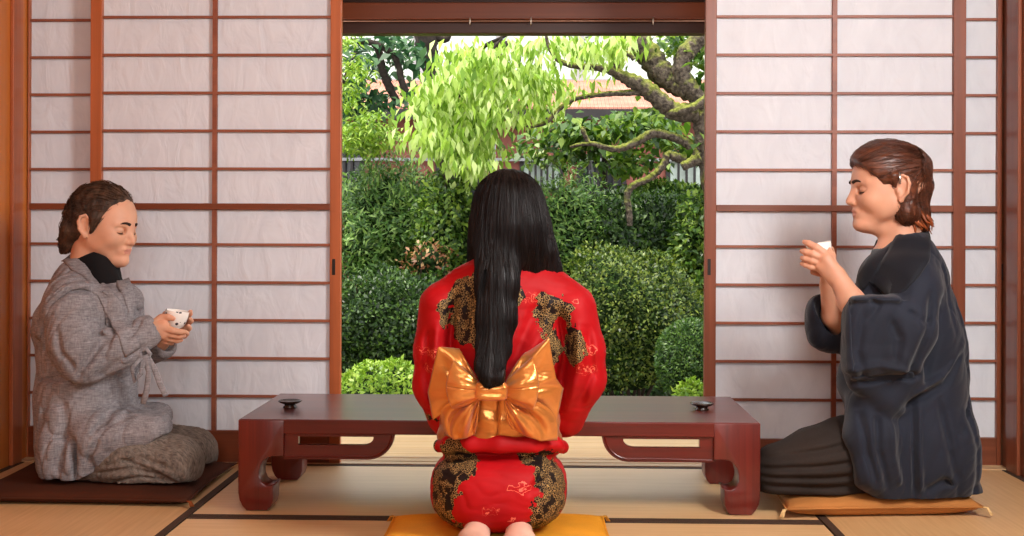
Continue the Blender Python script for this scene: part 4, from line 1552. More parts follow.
# hair
H = Sculpt(0.003)
f_, s_, u_ = fr_m
Rm = np.array((tuple(f_), tuple(s_), tuple(u_))).T
H.ell(Lm(-0.014, 0, 0.055), (0.102, 0.086, 0.085), Rm, 0.02)
H.ell(Lm(-0.055, 0, 0.012), (0.072, 0.080, 0.082), Rm, 0.03)
H.chain([Lm(-0.075, 0.05, -0.02), Lm(-0.095, 0.04, -0.065)], [0.035, 0.02], 0.02)
H.chain([Lm(-0.075, -0.05, -0.02), Lm(-0.092, -0.04, -0.065)], [0.035, 0.02], 0.02)
H.chain([Lm(-0.085, 0, -0.02), Lm(-0.105, 0, -0.055), Lm(-0.138, 0.0, -0.064)], [0.04, 0.024, 0.006], 0.02)
H.chain([Lm(-0.10, 0.03, -0.045), Lm(-0.135, 0.028, -0.05)], [0.018, 0.004], 0.012)
H.chain([Lm(-0.085, 0.045, -0.06), Lm(-0.105, 0.044, -0.084)], [0.018, 0.004], 0.012)
for e in (-1, 1):
    H.cone(Lm(0.018, e * 0.074, 0.03), Lm(0.012, e * 0.076, -0.005), 0.016, 0.007, 0.014)
# forehead and face stay clear, ear stands out
H.ell(Lm(0.105, 0, 0.020), (0.072, 0.12, 0.078), Rm, 0.012, 'sub')
H.ell(Lm(0.075, 0, -0.055), (0.075, 0.12, 0.075), Rm, 0.012, 'sub')
for e in (-1, 1):
    H.ell(Lm(-0.010, e * 0.092, 0.002), (0.024, 0.024, 0.036), Rm, 0.006, 'sub')
def curls(f, ax):
    c0 = np.array(tuple(hc2))
    X = ax[0][:, None, None] - c0[0]; Yv = ax[1][None, :, None] - c0[1]; Z = ax[2][None, None, :] - c0[2]
    a = np.arctan2(Z + 0.01, X + 0.012)
    w = np.sin(a * 17 + Yv * 160 + 2 * np.sin(Z * 60)) * 0.0010 + np.sin(a * 41 - Yv * 90 + 3 * np.sin(X * 50)) * 0.0007
    return f + w
hm = H.build('hair', M['hair_m'], None, 1, None, curls); part_of(hm, man)
hcv = Vector(hc2)
def flow_m(p):
    d = p - hcv
    b_ = d.dot(f_)
    return -f_ * (1.0 if d.dot(u_) > 0.02 else 0.5) - u_ * (0.25 if d.dot(u_) > 0.05 else 0.9) + Vector((math.sin(p.z * 90), 0, math.sin(p.x * 80))) * 0.25
strands_on(hm, flow_m, 1500, 0.05, 0.0012, M['hair_m'], man, 'hair_strands', 7, None, 0.0006, 0.006)

# his cup
t = NT('white_glaze_with_dark_sprigs')
v = t.coord()
vo = t.voro(v, 62, 'F1')
th = t.math('LESS_THAN', t.math('ADD', vo, t.math('MULTIPLY', t.noise(v, 90, 2), 0.25)), 0.43)
gate = t.math('GREATER_THAN', t.noise(v, 34, 1), 0.46)
t.fin(t.mix(t.math('MULTIPLY', th, gate), lin((238, 234, 228)), lin((52, 56, 66))), 0.18, None, 0.5)
M['cup_sprig'] = t.m
M['cup_white'] = plain('white_glaze', (240, 236, 230), 0.18, 0.5, 0.02)
M['tea'] = plain('green_tea', (150, 140, 60), 0.05, 0.5, 0.02)
CUP = [(0.0, 0.0), (0.017, 0.0), (0.0175, 0.005), (0.0165, 0.006), (0.024, 0.012), (0.031, 0.026), (0.0345, 0.044), (0.0362, 0.058), (0.0356, 0.0592), (0.0345, 0.058), (0.0328, 0.044), (0.0295, 0.027), (0.022, 0.014), (0.0, 0.012)]
def cup(loc, tilt, m, label):
    r = empty('tea_cup', loc, label, 'cup', 'tea cups held in both hands')
    b = MB().lathe(CUP, (0, 0, 0), 40).build('cup_body', m, r, True)
    b.matrix_parent_inverse = Matrix.Identity(4)
    w = MB().lathe([(0.0, 0.044), (0.0328, 0.044)], (0, 0, 0), 40).build('tea', M['tea'], r, True)
    w.matrix_parent_inverse = Matrix.Identity(4)
    r.rotation_euler = tilt
    return r
cup(q2(174.5, 330, -.075), (0, math.radians(8), 0), M['cup_sprig'], 'small white tea cup with dark sprigs held by the man in grey')
# ------------------------------------------------------------------ younger man in the dark blue robe, kneeling in profile, raising a cup
D3 = 3.62
S3 = F / D3
q3 = lambda px, py, dy=0.0: at(px, py, D3 + dy)
r3 = lambda px: px / S3
M['navy'] = cloth('dark_blue_robe_cloth', (27, 31, 43), 0.14, 0.72, 700, 0.15)
M['navy_band'] = cloth('black_blue_collar_cloth', (17, 19, 27), 0.14, 0.7, 700, 0.1)
M['hakama'] = cloth('dark_brown_striped_cloth', (42, 34, 30), 0.2, 0.8, 300)
M['hair_b'] = hair_mat('reddish_brown_hair', (40, 20, 14), (118, 66, 44), (40, 90, 120), (0, 0.5, 0), 0.38)
M['hair_tip'] = hair_mat('coppery_hair_ends', (86, 38, 18), (186, 96, 50), (120, 90, 24), (0, 0.2, 0), 0.4)
M['clip'] = plain('silver_clip', (200, 200, 200), 0.25, 0.6, 0.02, 20, Metallic=0.9)

B = Sculpt(0.0028)
hc3 = q3(889.5, 190.5)
Ly, fr_y, fm_y = head(B, hc3, (-1, -0.03, -0.03), (-0.03, 0, 1), 1.10)
B.cone(q3(897, 205), q3(904, 262), 0.054, 0.062, 0.02)
B.cone(q3(880, 226), q3(886, 228), 0.03, 0.03, 0.02)
B.cone(q3(912, 296, -.13), q3(906, 294, .13), 0.045, 0.045, 0.03)
B.cone(q3(890, 262), q3(888, 300), 0.06, 0.08, 0.03)
B.chain([q3(905, 285), q3(906, 370), q3(906, 450)], [0.095, 0.10, 0.115], 0.03, ((0, 1, 0), 1.2))
# near arm
B.chain([q3(922, 292, -.16), q3(893, 362, -.19), q3(852, 302, -.13), q3(837, 276, -.10)], [0.045, 0.042, 0.037, 0.026], 0.012)
B.cone(q3(836.5, 276, -.098), q3(826, 259, -.088), 0.025, 0.021, 0.010)
B.cone(q3(834, 279, -.096), q3(821, 266, -.082), 0.021, 0.017, 0.010)
B.chain([q3(826, 254.5, -.088), q3(816, 247, -.084), q3(809, 243.5, -.074), q3(804.5, 242, -.062)], [0.012, 0.0105, 0.0095, 0.0075], 0.003)
B.chain([q3(823, 258.5, -.086), q3(813, 254, -.084), q3(806, 252, -.074), q3(802, 251, -.062)], [0.012, 0.0105, 0.0095, 0.0075], 0.003)
B.chain([q3(820.5, 263, -.082), q3(812, 260.5, -.08), q3(805.5, 258.8, -.07), q3(802, 258, -.06)], [0.0115, 0.0098, 0.009, 0.007], 0.003)
B.chain([q3(818, 268, -.076), q3(811, 267, -.072), q3(805.5, 265, -.064), q3(801.5, 263.5, -.056)], [0.0105, 0.0088, 0.0078, 0.0062], 0.003)
B.chain([q3(832, 268, -.09), q3(832, 256, -.068), q3(827, 249, -.052), q3(822, 246, -.045)], [0.015, 0.0115, 0.0098, 0.0078], 0.004)
# far arm
B.chain([q3(900, 288, .16), q3(850, 336, .15), q3(834, 316, .10), q3(829, 285, .055)], [0.045, 0.040, 0.036, 0.026], 0.012)
B.cone(q3(829, 285, .055), q3(826, 266, .01), 0.025, 0.022, 0.010, ((0, 1, 0), 0.8))
for pl in ([(822, 262, .0), (814, 256, .0), (808, 252, -.008), (805, 250, -.018)], [(822, 266, .0), (814, 262, -.002), (808, 259, -.012), (805, 257, -.024)], [(822, 270, -.002), (815, 268, -.006), (810, 266, -.018)], [(824, 274, -.006), (818, 273, -.012), (813, 272, -.022)], [(830, 262, .012), (832, 254, .004), (831, 249, -.006)]):
    B.chain([q3(*p) for p in pl], [0.011, 0.0095, 0.0088, 0.007][:len(pl)], 0.003)
for e in (-1, 1):
    y = e * 0.12
    B.cone(q3(895, 455, y * .7), q3(786, 466, y), 0.085, 0.055, 0.02)
    B.cone(q3(788, 478, y), q3(900, 490, y * .8), 0.045, 0.032, 0.015)
    B.chain([q3(900, 490, y * .8), q3(925, 492, y * .7), q3(945, 494, y * .6)], [0.032, 0.03, 0.018], 0.012)
B.plane((0, 0, 0.057), (0, 0, -1))
man2 = B.build('person', [M['skin_y'], M['lips']], None, 2, fm_y)
recenter(man2, (q3(905, 490).x, D3, 0.0))
tag(man2, 'person with tied back brown hair in a dark blue robe raising a cup', 'person')

brows(Ly, 1.10, man2, M['brow'], 1.3)

# trousers
T = Sculpt(0.0035)
T.chain([q3(872, 455, -.06), q3(820, 462, -.10), q3(780, 470, -.115)], [r3(32), r3(32), r3(26)], 0.04)
T.chain([q3(880, 455, .09), q3(820, 462, .11), q3(778, 468, .115)], [r3(40), r3(34), r3(26)], 0.04)
T.chain([q3(776, 482, -.12), q3(830, 488, -.12), q3(880, 488, -.08)], [r3(15), r3(17), r3(16)], 0.03)
T.chain([q3(776, 482, .12), q3(830, 488, .12), q3(900, 488, .1)], [r3(15), r3(17), r3(16)], 0.03)
T.cone(q3(845, 448, -.04), q3(845, 448, .04), r3(32), r3(32), 0.04)
T.chain([q3(810, 458, 0), q3(782, 468, 0)], [r3(30), r3(24)], 0.04)
for k, (a, b) in enumerate((((758, 452), (850, 425)), ((757, 462), (855, 446)), ((758, 471), (858, 464)), ((760, 479), (858, 478)), ((763, 487), (858, 489)))):
    T.fold([q3(a[0], a[1], -.19), q3((a[0] + b[0]) / 2, (a[1] + b[1]) / 2 + 2, -.21), q3(b[0], b[1], -.2)], 0.008, 0.008)
T.plane((0, 0, 0.056), (0, 0, -1))
o = T.build('trousers', M['hakama'], None, 2); part_of(o, man2)

# robe
R = Sculpt(0.0034)
R.cone(q3(912, 276, -.12), q3(908, 272, .12), r3(22), r3(22), 0.05)
R.cone(q3(912, 250, -.04), q3(908, 250, .04), r3(19), r3(19), 0.05)
R.chain([q3(905, 285), q3(908, 345), q3(909, 400), q3(909, 455)], [r3(42), r3(49), r3(53), r3(56)], 0.05, ((0, 1, 0), 1.18))
R.cone(q3(884, 280, .05), q3(872, 380, .05), r3(24), r3(34), 0.04)
R.cone(q3(880, 276, -.05), q3(872, 380, -.05), r3(20), r3(34), 0.04)
R.sell(q3(909, 452), (r3(61), 0.205, r3(48)), None, 0.04, 'add', 3.2)
R.chain([q3(872, 405, -.13), q3(869, 440, -.165), q3(872, 470, -.18), q3(886, 490, -.175)], [r3(25), r3(23), r3(19), r3(12)], 0.03)
# hem trailing out over the cushion
R.chain([q3(890, 496, -.17), q3(925, 500, -.16), q3(968, 494, -.10), q3(975, 492, .02)], [r3(8), r3(9), r3(10), r3(8)], 0.03)
# near sleeve: wide bag hanging from the arm
R.chain([q3(917, 291, -.15), q3(908, 330, -.19), q3(898, 355, -.21)], [r3(24), r3(27), r3(22)], 0.025)
R.sell(q3(881, 339, -.20), (r3(35), 0.055, r3(40)), None, 0.014, 'add', 4.5)
R.cone(q3(862, 316, -.165), q3(862, 360, -.19), r3(15), r3(15), 0.02)
R.cone(q3(897, 385, -.17), q3(885, 372, -.19), r3(13), r3(12), 0.02)
R.chain([q3(862, 380, -.185), q3(890, 398, -.18), q3(912, 376, -.2)], [r3(14), r3(16), r3(12)], 0.02)
# far sleeve
R.chain([q3(890, 285, .15), q3(850, 320, .17), q3(832, 335, .14)], [r3(24), r3(26), r3(18)], 0.03)
R.sell(q3(829, 322, .12), (r3(24), 0.05, r3(29)), None, 0.02, 'add', 3.0)
# sleeve mouths
R.cone(q3(860, 318, -.155), q3(838, 272, -.09), 0.040, 0.058, 0.004, None, 'sub')
R.cone(q3(833, 325, .10), q3(824, 270, .04), 0.036, 0.06, 0.004, None, 'sub')
# open neck
R.cone(q3(899, 200), q3(903, 240), 0.070, 0.056, 0.008, None, 'sub')
R.cone(q3(880, 240), q3(886, 285), 0.050, 0.018, 0.008, ((0, 1, 0), 0.7), 'sub')
for pl, w, a in (([(908, 268, -.2), (905, 290, -.22), (903, 300, -.24)], .010, .006), ([(850, 299, -.24), (874, 299, -.25), (905, 300, -.25)], .008, -.006), ([(870, 300, -.24), (880, 306, -.26), (870, 322, -.27)], .008, .006),
                 ([(932, 295, -.22), (925, 330, -.24), (908, 375, -.24)], .011, .010), ([(945, 300, -.2), (940, 340, -.22), (925, 380, -.2)], .012, .006), ([(858, 384, -.24), (890, 378, -.26), (918, 376, -.24)], .009, .012), ([(850, 372, -.25), (880, 366, -.27), (910, 372, -.26)], .011, -.008),
                 ([(960, 350, -.12), (946, 385, -.19), (905, 408, -.22)], .010, .009), ([(962, 342, -.1), (950, 372, -.18), (915, 395, -.22)], .011, -.007), ([(919, 405, -.24), (918, 450, -.25), (919, 500, -.24)], .006, .009), ([(925, 405, -.24), (924, 450, -.25), (925, 500, -.24)], .007, -.004),
                 ([(862, 410, -.22), (868, 450, -.24), (878, 485, -.24)], .010, .009), ([(880, 415, -.24), (880, 450, -.25), (890, 490, -.24)], .011, .010), ([(895, 420, -.25), (898, 460, -.26), (906, 492, -.25)], .012, -.006), ([(940, 400, -.2), (950, 450, -.2), (955, 480, -.18)], .013, .006),
                 ([(955, 488, -.15), (945, 480, -.2), (930, 492, -.22)], .010, .010), ([(968, 366, 0), (966, 400, -.08), (958, 430, -.14)], .012, .008), ([(890, 320, -.25), (900, 340, -.26), (896, 362, -.27)], .012, .006), ([(905, 310, -.24), (922, 322, -.23), (934, 318, -.21)], .010, .005),
                 ([(862, 310, -.22), (858, 350, -.24), (864, 380, -.24)], .010, .005),
                 ([(935, 420, 0), (938, 455, 0), (936, 498, 0)], .009, .006), ([(950, 400, 0), (958, 440, 0), (956, 490, 0)], .010, .006), ([(904, 410, 0), (903, 450, 0), (908, 494, 0)], .008, .006), ([(870, 300, 0), (868, 335, 0), (872, 372, 0)], .008, .005), ([(886, 312, 0), (884, 345, 0), (888, 374, 0)], .012, .006), ([(948, 290, 0), (958, 330, 0), (962, 380, 0)], .010, -.005), ([(930, 262, 0), (936, 290, 0), (940, 330, 0)], .008, .005)):
    R.fold([q3(*p) for p in pl], w, a)
R.plane((0, 0, 0.052), (0, 0, -1))
# curved front edge of the robe
R.ell(q3(802, 482, -.1), (r3(45), 0.5, r3(70)), None, 0.006, 'sub')
rb = R.build('robe', M['navy'], None, 1, None, rumple(0.0014, 0.55, 5)); part_of(rb, man2)
# collar band and sleeve edges laid on the robe
rt_ = bvh_of(rb)
o = ribbon_on(rt_, [(917, 226), (914, 236), (907, 252), (899, 268), (890, 282), (884, 292)], D3, 0.120, 0.004, 0.001, 6, lambda u: 0.55 + 0.55 * min(1, u * 2.2)).build('collar', M['navy_band'], None, True); part_of(o, man2)
o = ribbon_on(rt_, [(884, 246), (876, 258), (868, 272), (860, 284)], D3, 0.055, 0.004, 0.001).build('collar', M['navy_band'], None, True); part_of(o, man2)
o = ribbon_on(rt_, [(849, 303), (848, 325), (848, 350), (851, 372)], D3, 0.022, 0.003, 0.001).build('sleeve_edge', M['navy'], None, True); part_of(o, man2)
o = ribbon_on(rt_, [(852, 377), (872, 378), (892, 377), (914, 374)], D3, 0.020, 0.004, 0.001).build('sleeve_edge', M['navy'], None, True); part_of(o, man2)

# hair, combed back and half tied
H = Sculpt(0.003)
f_, s_, u_ = fr_y
Ry = np.array((tuple(f_), tuple(s_), tuple(u_))).T
H.ell(Ly(-0.012, 0, 0.048), (0.102, 0.086, 0.088), Ry, 0.02)
H.ell(Ly(0.020, 0, 0.052), (0.088 * 1.1, 0.084 * 1.1, 0.080 * 1.1), Ry, 0.02)
H.ell(q3(915, 166), (0.036, 0.040, 0.042), None, 0.014)
H.chain([q3(914, 156), q3(922, 164), q3(924, 186), q3(920, 202)], [0.022, 0.022, 0.022, 0.018], 0.012)
H.chain([q3(903, 190, -.055), q3(906, 212, -.05), q3(914, 222, -.03)], [0.036, 0.034, 0.020], 0.015)
H.chain([q3(906, 190, .045), q3(908, 212, .04), q3(916, 224, .02)], [0.036, 0.034, 0.020], 0.015)
H.chain([q3(912, 196), q3(916, 214), q3(921, 225)], [0.045, 0.036, 0.022], 0.015)
for e in (-1, 1):
    H.cone(Ly(0.012, e * 0.082, 0.035), Ly(0.006, e * 0.084, 0.012), 0.014, 0.006, 0.014)
a1 = (f_ * 0.725 + u_ * 0.689); a3 = (f_ * 0.689 - u_ * 0.725)
Rl = np.array((tuple(a1), tuple(s_), tuple(a3))).T
H.sell(Vector(Ly(0.060, 0, 0.040)) + a1 * 0.058 + a3 * 0.10, (0.112, 0.16, 0.10), Rl, 0.008, 'sub', 6)
H.ell(Ly(0.085, 0, -0.070), (0.085, 0.14, 0.080), Ry, 0.012, 'sub')
for e in (-1, 1):
    H.ell(Ly(-0.008, e * 0.10, 0.000), (0.024, 0.027, 0.037), Ry, 0.006, 'sub')
def comb(f, ax):
    c0 = np.array(tuple(q3(917, 166)))
    X = ax[0][:, None, None] - c0[0]; Yv = ax[1][None, :, None] - c0[1]; Z = ax[2][None, None, :] - c0[2]
    a = np.arctan2(Z, -X + 0.004)
    return f + np.sin(a * 52 + 2 * np.sin(X * 40)) * 0.0006 + np.sin(a * 23 + Yv * 60) * 0.0008
hb = H.build('hair', M['hair_b'], None, 1, None, comb); part_of(hb, man2)
knot = Vector(q3(914, 164))
hcy = Vector(hc3)
def flow_y(p):
    d = p - hcy
    if d.dot(u_) < 0.0 or p.x > knot.x:
        return Vector((0.25, 0, -1))
    return (knot - p)
strands_on(hb, flow_y, 1400, 0.07, 0.0011, M['hair_b'], man2, 'hair_strands', 7, None, 0.0006, 0.004)
m = MB()
random.seed(3)
for k in range(90):
    y = random.uniform(-.055, .045)
    a = q3(908 + random.uniform(0, 14), 208 + random.uniform(-4, 8), y)
    b = a + Vector((r3(random.uniform(4, 11)), random.uniform(-.008, .008), -r3(random.uniform(8, 16))))
    c = b + Vector((r3(random.uniform(-1, 7)), random.uniform(-.01, .01), -r3(random.uniform(1, 9))))
    m.tube([a, b, c], [0.0055, 0.0042, 0.0010], 5)
o = m.build('hair_ends', M['hair_tip'], None, True); part_of(o, man2)
m = MB()
m.tube([q3(899.5, 172, -.095), q3(900, 178, -.1), q3(900, 184, -.098)], 0.0032, 6)
o = m.build('hair_clip', M['clip'], None, True); part_of(o, man2)
cup(q3(822.5, 263.5, -.035), (0, math.radians(-12), 0), M['cup_white'], 'plain white tea cup raised in the hands of the man in dark blue')
# ------------------------------------------------------------------ the garden beyond the veranda
def leaf_mat(name, c_dark, c_mid, c_light, trans=0.3, rough=0.45):
    t = NT(name)
    g = t.new('ShaderNodeNewGeometry')
    col = t.ramp(g.outputs['Random Per Island'], [(0.0, lin(c_dark)), (0.5, lin(c_mid)), (1.0, lin(c_light))])
    t.fin(col, rough, None, 0.4)
    tr = t.new('ShaderNodeBsdfTranslucent')
    t.link(col, tr.inputs['Color'])
    mx = t.new('ShaderNodeMixShader')
    mx.inputs[0].default_value = trans
    t.link(t.b.outputs[0], mx.inputs[1]); t.link(tr.outputs[0], mx.inputs[2])
    t.link(mx.outputs[0], t.out.inputs['Surface'])
    return t.m


M['lf_azalea'] = leaf_mat('azalea_leaves', (35, 54, 14), (73, 98, 26), (128, 140, 54))
M['lf_ball'] = leaf_mat('clipped_leaves', (26, 51, 12), (52, 86, 22), (91, 121, 42))
M['lf_lime'] = leaf_mat('lime_leaves', (80, 117, 20), (122, 156, 36), (161, 184, 75))
M['lf_dark'] = leaf_mat('dark_green_leaves', (17, 36, 10), (38, 68, 19), (82, 110, 40))
M['lf_feather'] = leaf_mat('feathery_leaves', (38, 70, 22), (77, 116, 40), (133, 160, 80))
M['lf_maple'] = leaf_mat('young_drooping_leaves', (104, 144, 34), (176, 206, 82), (222, 236, 162), 0.45)
M['lf_broad'] = leaf_mat('broad_blue_green_leaves', (24, 55, 35), (45, 82, 45), (82, 115, 70), 0.35)
M['lf_mid'] = leaf_mat('mid_green_leaves', (33, 59, 14), (70, 105, 24), (126, 149, 52), 0.35)
M['lf_red'] = leaf_mat('rusty_leaves', (100, 58, 33), (142, 92, 58), (173, 142, 92), 0.3)
t = NT('inner_shade_green')
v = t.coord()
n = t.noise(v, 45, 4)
M['shrub_core'] = t.fin(t.ramp(n, [(0.35, lin((18, 30, 12))), (0.7, lin((44, 66, 26)))]), 0.9, t.bump(n, 1.0, 0.03), 0.1)  # dark green standing in for the shade between the leaves
M['twig'] = plain('dark_twigs', (44, 34, 26), 0.85, 0.2, 0.2)
t = NT('mossy_bark')
v = t.coord()
n = t.noise(v, 9, 4, 0.6)
n2 = t.noise(v, 55, 4)
bark = t.ramp(n2, [(0.3, lin((40, 32, 28))), (0.7, lin((104, 92, 80)))])
moss = t.ramp(n2, [(0.3, lin((74, 82, 26))), (0.7, lin((140, 142, 66)))])
g = t.new('ShaderNodeNewGeometry'); sp = t.new('ShaderNodeSeparateXYZ'); t.link(g.outputs['Normal'], sp.inputs[0])
mk = t.math('MULTIPLY', t.math('SUBTRACT', t.math('MULTIPLY_ADD', sp.outputs['Z'], 0.30, n), 0.50), 6, None, True)
t.fin(t.mix(mk, bark, moss), 0.9, t.bump(n2, 0.7, 0.02), 0.2)
M['bark_moss'] = t.m
M['bark_dark'] = plain('dark_bark', (46, 38, 34), 0.9, 0.2, 0.3, 40)
t = NT('garden_soil')
v = t.coord()
t.fin(t.ramp(t.noise(v, 12, 5), [(0.3, lin((34, 28, 20))), (0.6, lin((58, 52, 34))), (0.8, lin((66, 78, 40)))]), 0.95, t.bump(t.noise(v, 40, 4), 0.6, 0.03), 0.1)
M['soil'] = t.m
ZG = -0.42
o = MB().box(-9, 9, YV + 0.03, 16, ZG - 0.2, ZG).build('ground', M['soil']); tag(o, kind='structure')


def leaves(P, D, N, L, Wd, m, name, parent, curl=0.2):
    """P points, D tip directions, N facing normals, L lengths, Wd width ratio: folded leaf blades in one mesh"""
    n = len(P)
    D = D / (np.linalg.norm(D, axis=1, keepdims=True) + 1e-9)
    S = np.cross(D, N); S /= (np.linalg.norm(S, axis=1, keepdims=True) + 1e-9)
    Nn = np.cross(S, D)
    L = L[:, None]
    a = P
    mid = P + D * L * 0.45
    tip = P + D * L - Nn * L * curl
    w = S * L * Wd * 0.5
    lft = mid + w + Nn * L * 0.06
    rgt = mid - w + Nn * L * 0.06
    V = np.stack([a, lft, tip, rgt], 1).reshape(-1, 3).astype(np.float32)
    q = np.arange(n * 4, dtype=np.int32)
    me = bpy.data.meshes.new(name)
    me.vertices.add(n * 4); me.vertices.foreach_set('co', V.ravel())
    me.loops.add(n * 4); me.loops.foreach_set('vertex_index', q)
    me.polygons.add(n)
    me.polygons.foreach_set('loop_start', np.arange(0, n * 4, 4, dtype=np.int32))
    me.polygons.foreach_set('loop_total', np.full(n, 4, dtype=np.int32))
    me.update(calc_edges=True)
    return link_mesh(name, me, m, parent)


def unit(n):
    v = rng.normal(size=(n, 3))
    return v / np.linalg.norm(v, axis=1, keepdims=True)


def lump(d, seed, amp, fr):
    r = np.random.default_rng(seed)
    s = np.zeros(len(d))
    for k in range(7):
        w = r.normal(size=3) * fr
        s += np.sin(d @ w + r.uniform(0, 6)) / 7 * 2
    return 1 + amp * s


def shrub(label, c, r, n, size, m, seed, amp=0.08, fr=5.0, wd=0.5, depth=0.16, up=0.25, jitter=0.6, droop=0.0, name='shrub', cat='shrub', flat=0.0, sy=None, low=-0.75):
    """leafy mound: leaves in a shell of some thickness, twigs inside"""
    c = np.array(tuple(c)); r = np.array(r)
    e = empty(name, (c[0], c[1], ZG), label, cat, 'garden shrubs')
    d = unit(int(n * 1.5)); d = d[d[:, 2] > low][:n]
    n = len(d)
    R = lump(d, seed, amp, fr)
    sh = 1 - depth * rng.random(n) ** 1.6
    P = c + d * r * (R * sh)[:, None]
    ok = P[:, 2] > ZG + 0.02
    P, d = P[ok], d[ok]
    n = len(P)
    nr = d / r; nr /= np.linalg.norm(nr, axis=1, keepdims=True)
    D = nr * 0.5 + unit(n) * jitter + np.array((0, 0, up - droop))
    N = nr + unit(n) * 0.45 + np.array((0, 0, 0.3))
    leaves(P, D, N, size * rng.uniform(0.65, 1.25, n), wd, m, 'foliage', e)
    ic = bmesh.new()  # added dark core: stops light leaking through and paints the gaps as shade
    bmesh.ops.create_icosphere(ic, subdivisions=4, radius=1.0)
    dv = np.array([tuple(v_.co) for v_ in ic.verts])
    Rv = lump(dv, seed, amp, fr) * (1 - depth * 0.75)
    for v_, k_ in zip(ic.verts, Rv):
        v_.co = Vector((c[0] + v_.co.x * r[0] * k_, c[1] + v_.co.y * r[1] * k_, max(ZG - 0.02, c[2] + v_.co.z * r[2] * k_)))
    mi = bpy.data.meshes.new('shade_core'); ic.to_mesh(mi); ic.free()
    link_mesh('shade_core', mi, M['shrub_core'], e, True)
    b = MB()
    rs = random.Random(seed)
    base = Vector((c[0], c[1], ZG))
    for k in range(9):
        a = rs.uniform(0, 6.28)
        q = Vector((c[0] + r[0] * .75 * math.cos(a) * rs.random(), c[1] + r[1] * .75 * math.sin(a) * rs.random(), c[2] + r[2] * rs.uniform(0.1, .75)))
        b.tube([base + Vector((rs.uniform(-.05, .05), rs.uniform(-.05, .05), 0)), base.lerp(q, .5) + Vector((rs.uniform(-.05, .05), 0, 0)), q], [0.014, 0.009, 0.004], 5)
    b.build('stem', M['twig'], e)
    return e


def sz(px, d):
    return px * d / F

def blob(label, px, py, rx, ry, d, n, size, m, seed, **kw):
    rxm, rym = sz(rx, d), sz(ry, d)
    return shrub(label, at(px, py, d), (rxm, kw.pop('ryd', max(rxm * 0.8, 0.25)), rym), n, size, m, seed, **kw)


blob('large clipped azalea mound, right of the woman and behind the table', 628, 322, 80, 72, 6.7, 16000, 0.024, M['lf_azalea'], 1, amp=0.13, fr=8, depth=0.22, low=-0.85)
blob('small round clipped bush beside the right sliding screen', 692, 360, 37, 41, 6.05, 8000, 0.017, M['lf_ball'], 2, amp=0.03, depth=0.10)
blob('tiny yellow green plant at the foot of the small round bush', 692, 395, 14, 13, 5.75, 500, 0.032, M['lf_lime'], 3, amp=0.2, depth=0.6, ryd=0.07)
blob('low bright lime shrub behind the table, left of the woman', 383, 402, 52, 40, 6.0, 5200, 0.030, M['lf_lime'], 4, amp=0.10, fr=7, depth=0.2, ryd=0.3)
blob('dark green mound above the low lime shrub on the left', 392, 322, 80, 50, 6.9, 12000, 0.028, M['lf_dark'], 5, amp=0.16, fr=9, depth=0.3, low=-0.85)
blob('big feathery light green shrub beside the left sliding screen', 392, 235, 72, 72, 7.9, 15000, 0.052, M['lf_feather'], 6, amp=0.24, fr=10, wd=0.26, depth=0.5, jitter=0.9)
blob('yellow green upright shrub left of the woman\'s head', 452, 245, 38, 72, 7.5, 5200, 0.042, M['lf_mid'], 7, amp=0.18, fr=7, depth=0.4, jitter=0.9)
blob('rusty leaved plant between the dark mound and the feathery shrub', 428, 262, 26, 18, 7.15, 150, 0.034, M['lf_red'], 8, amp=0.2, depth=0.6, ryd=0.12)
blob('dark shrub behind the large azalea mound, under the old tree', 640, 248, 82, 58, 7.7, 12000, 0.036, M['lf_dark'], 9, amp=0.22, fr=9, depth=0.45)
blob('light green feathery shrub right of the woman\'s head', 568, 235, 44, 62, 7.6, 6500, 0.046, M['lf_feather'], 10, amp=0.22, fr=9, wd=0.26, depth=0.5, jitter=0.9)
blob('bright green shrub beside the right screen, above the small round bush', 697, 262, 32, 66, 7.3, 5500, 0.042, M['lf_mid'], 11, amp=0.22, fr=8, depth=0.5, jitter=0.9)
blob('dark low shrub in the shade at the foot of the left mound', 378, 375, 60, 34, 7.7, 5000, 0.034, M['lf_dark'], 21, amp=0.15, depth=0.4)
blob('dark low shrub in the shade below the azalea mound', 600, 385, 80, 34, 7.6, 6000, 0.034, M['lf_dark'], 22, amp=0.15, depth=0.4)
blob('rounded shrub beyond the left end of the opening', 255, 300, 70, 80, 7.6, 6000, 0.044, M['lf_mid'], 23, amp=0.15, depth=0.3)
blob('tall leafy shrub beyond the right end of the opening', 800, 290, 70, 100, 8.0, 7000, 0.044, M['lf_dark'], 24, amp=0.15, depth=0.3)
blob('leafy shrub hidden mostly behind the woman', 512, 270, 60, 70, 7.9, 7000, 0.044, M['lf_mid'], 12, amp=0.14, depth=0.3)
blob('yellowish hedge below the barred windows on the right', 668, 208, 62, 24, 8.6, 6500, 0.040, M['lf_mid'], 13, amp=0.12, depth=0.3, ryd=0.35)


# ---------------- trees
def limb(b, pts, d, n=9):
    """pts: (px, py, half width px, depth offset)"""
    P = [at(x, y, d + (q[0] if q else 0)) for x, y, w, *q in pts]
    Wd = [sz(w, d) for x, y, w, *q in pts]
    # smooth through the points
    PP, WW = [], []
    for i in range(len(P) - 1):
        p0 = P[max(i - 1, 0)]; p1 = P[i]; p2 = P[i + 1]; p3 = P[min(i + 2, len(P) - 1)]
        for k in range(6):
            u = k / 6
            PP.append(0.5 * ((2 * p1) + (p2 - p0) * u + (2 * p0 - 5 * p1 + 4 * p2 - p3) * u * u + (3 * p1 - p0 - 3 * p2 + p3) * u ** 3))
            WW.append((Wd[i] * (1 - u) + Wd[i + 1] * u) * (1 + 0.10 * math.sin(i * 6 + k * 1.7)))
    PP.append(P[-1]); WW.append(Wd[-1])
    b.tube(PP, WW, n)


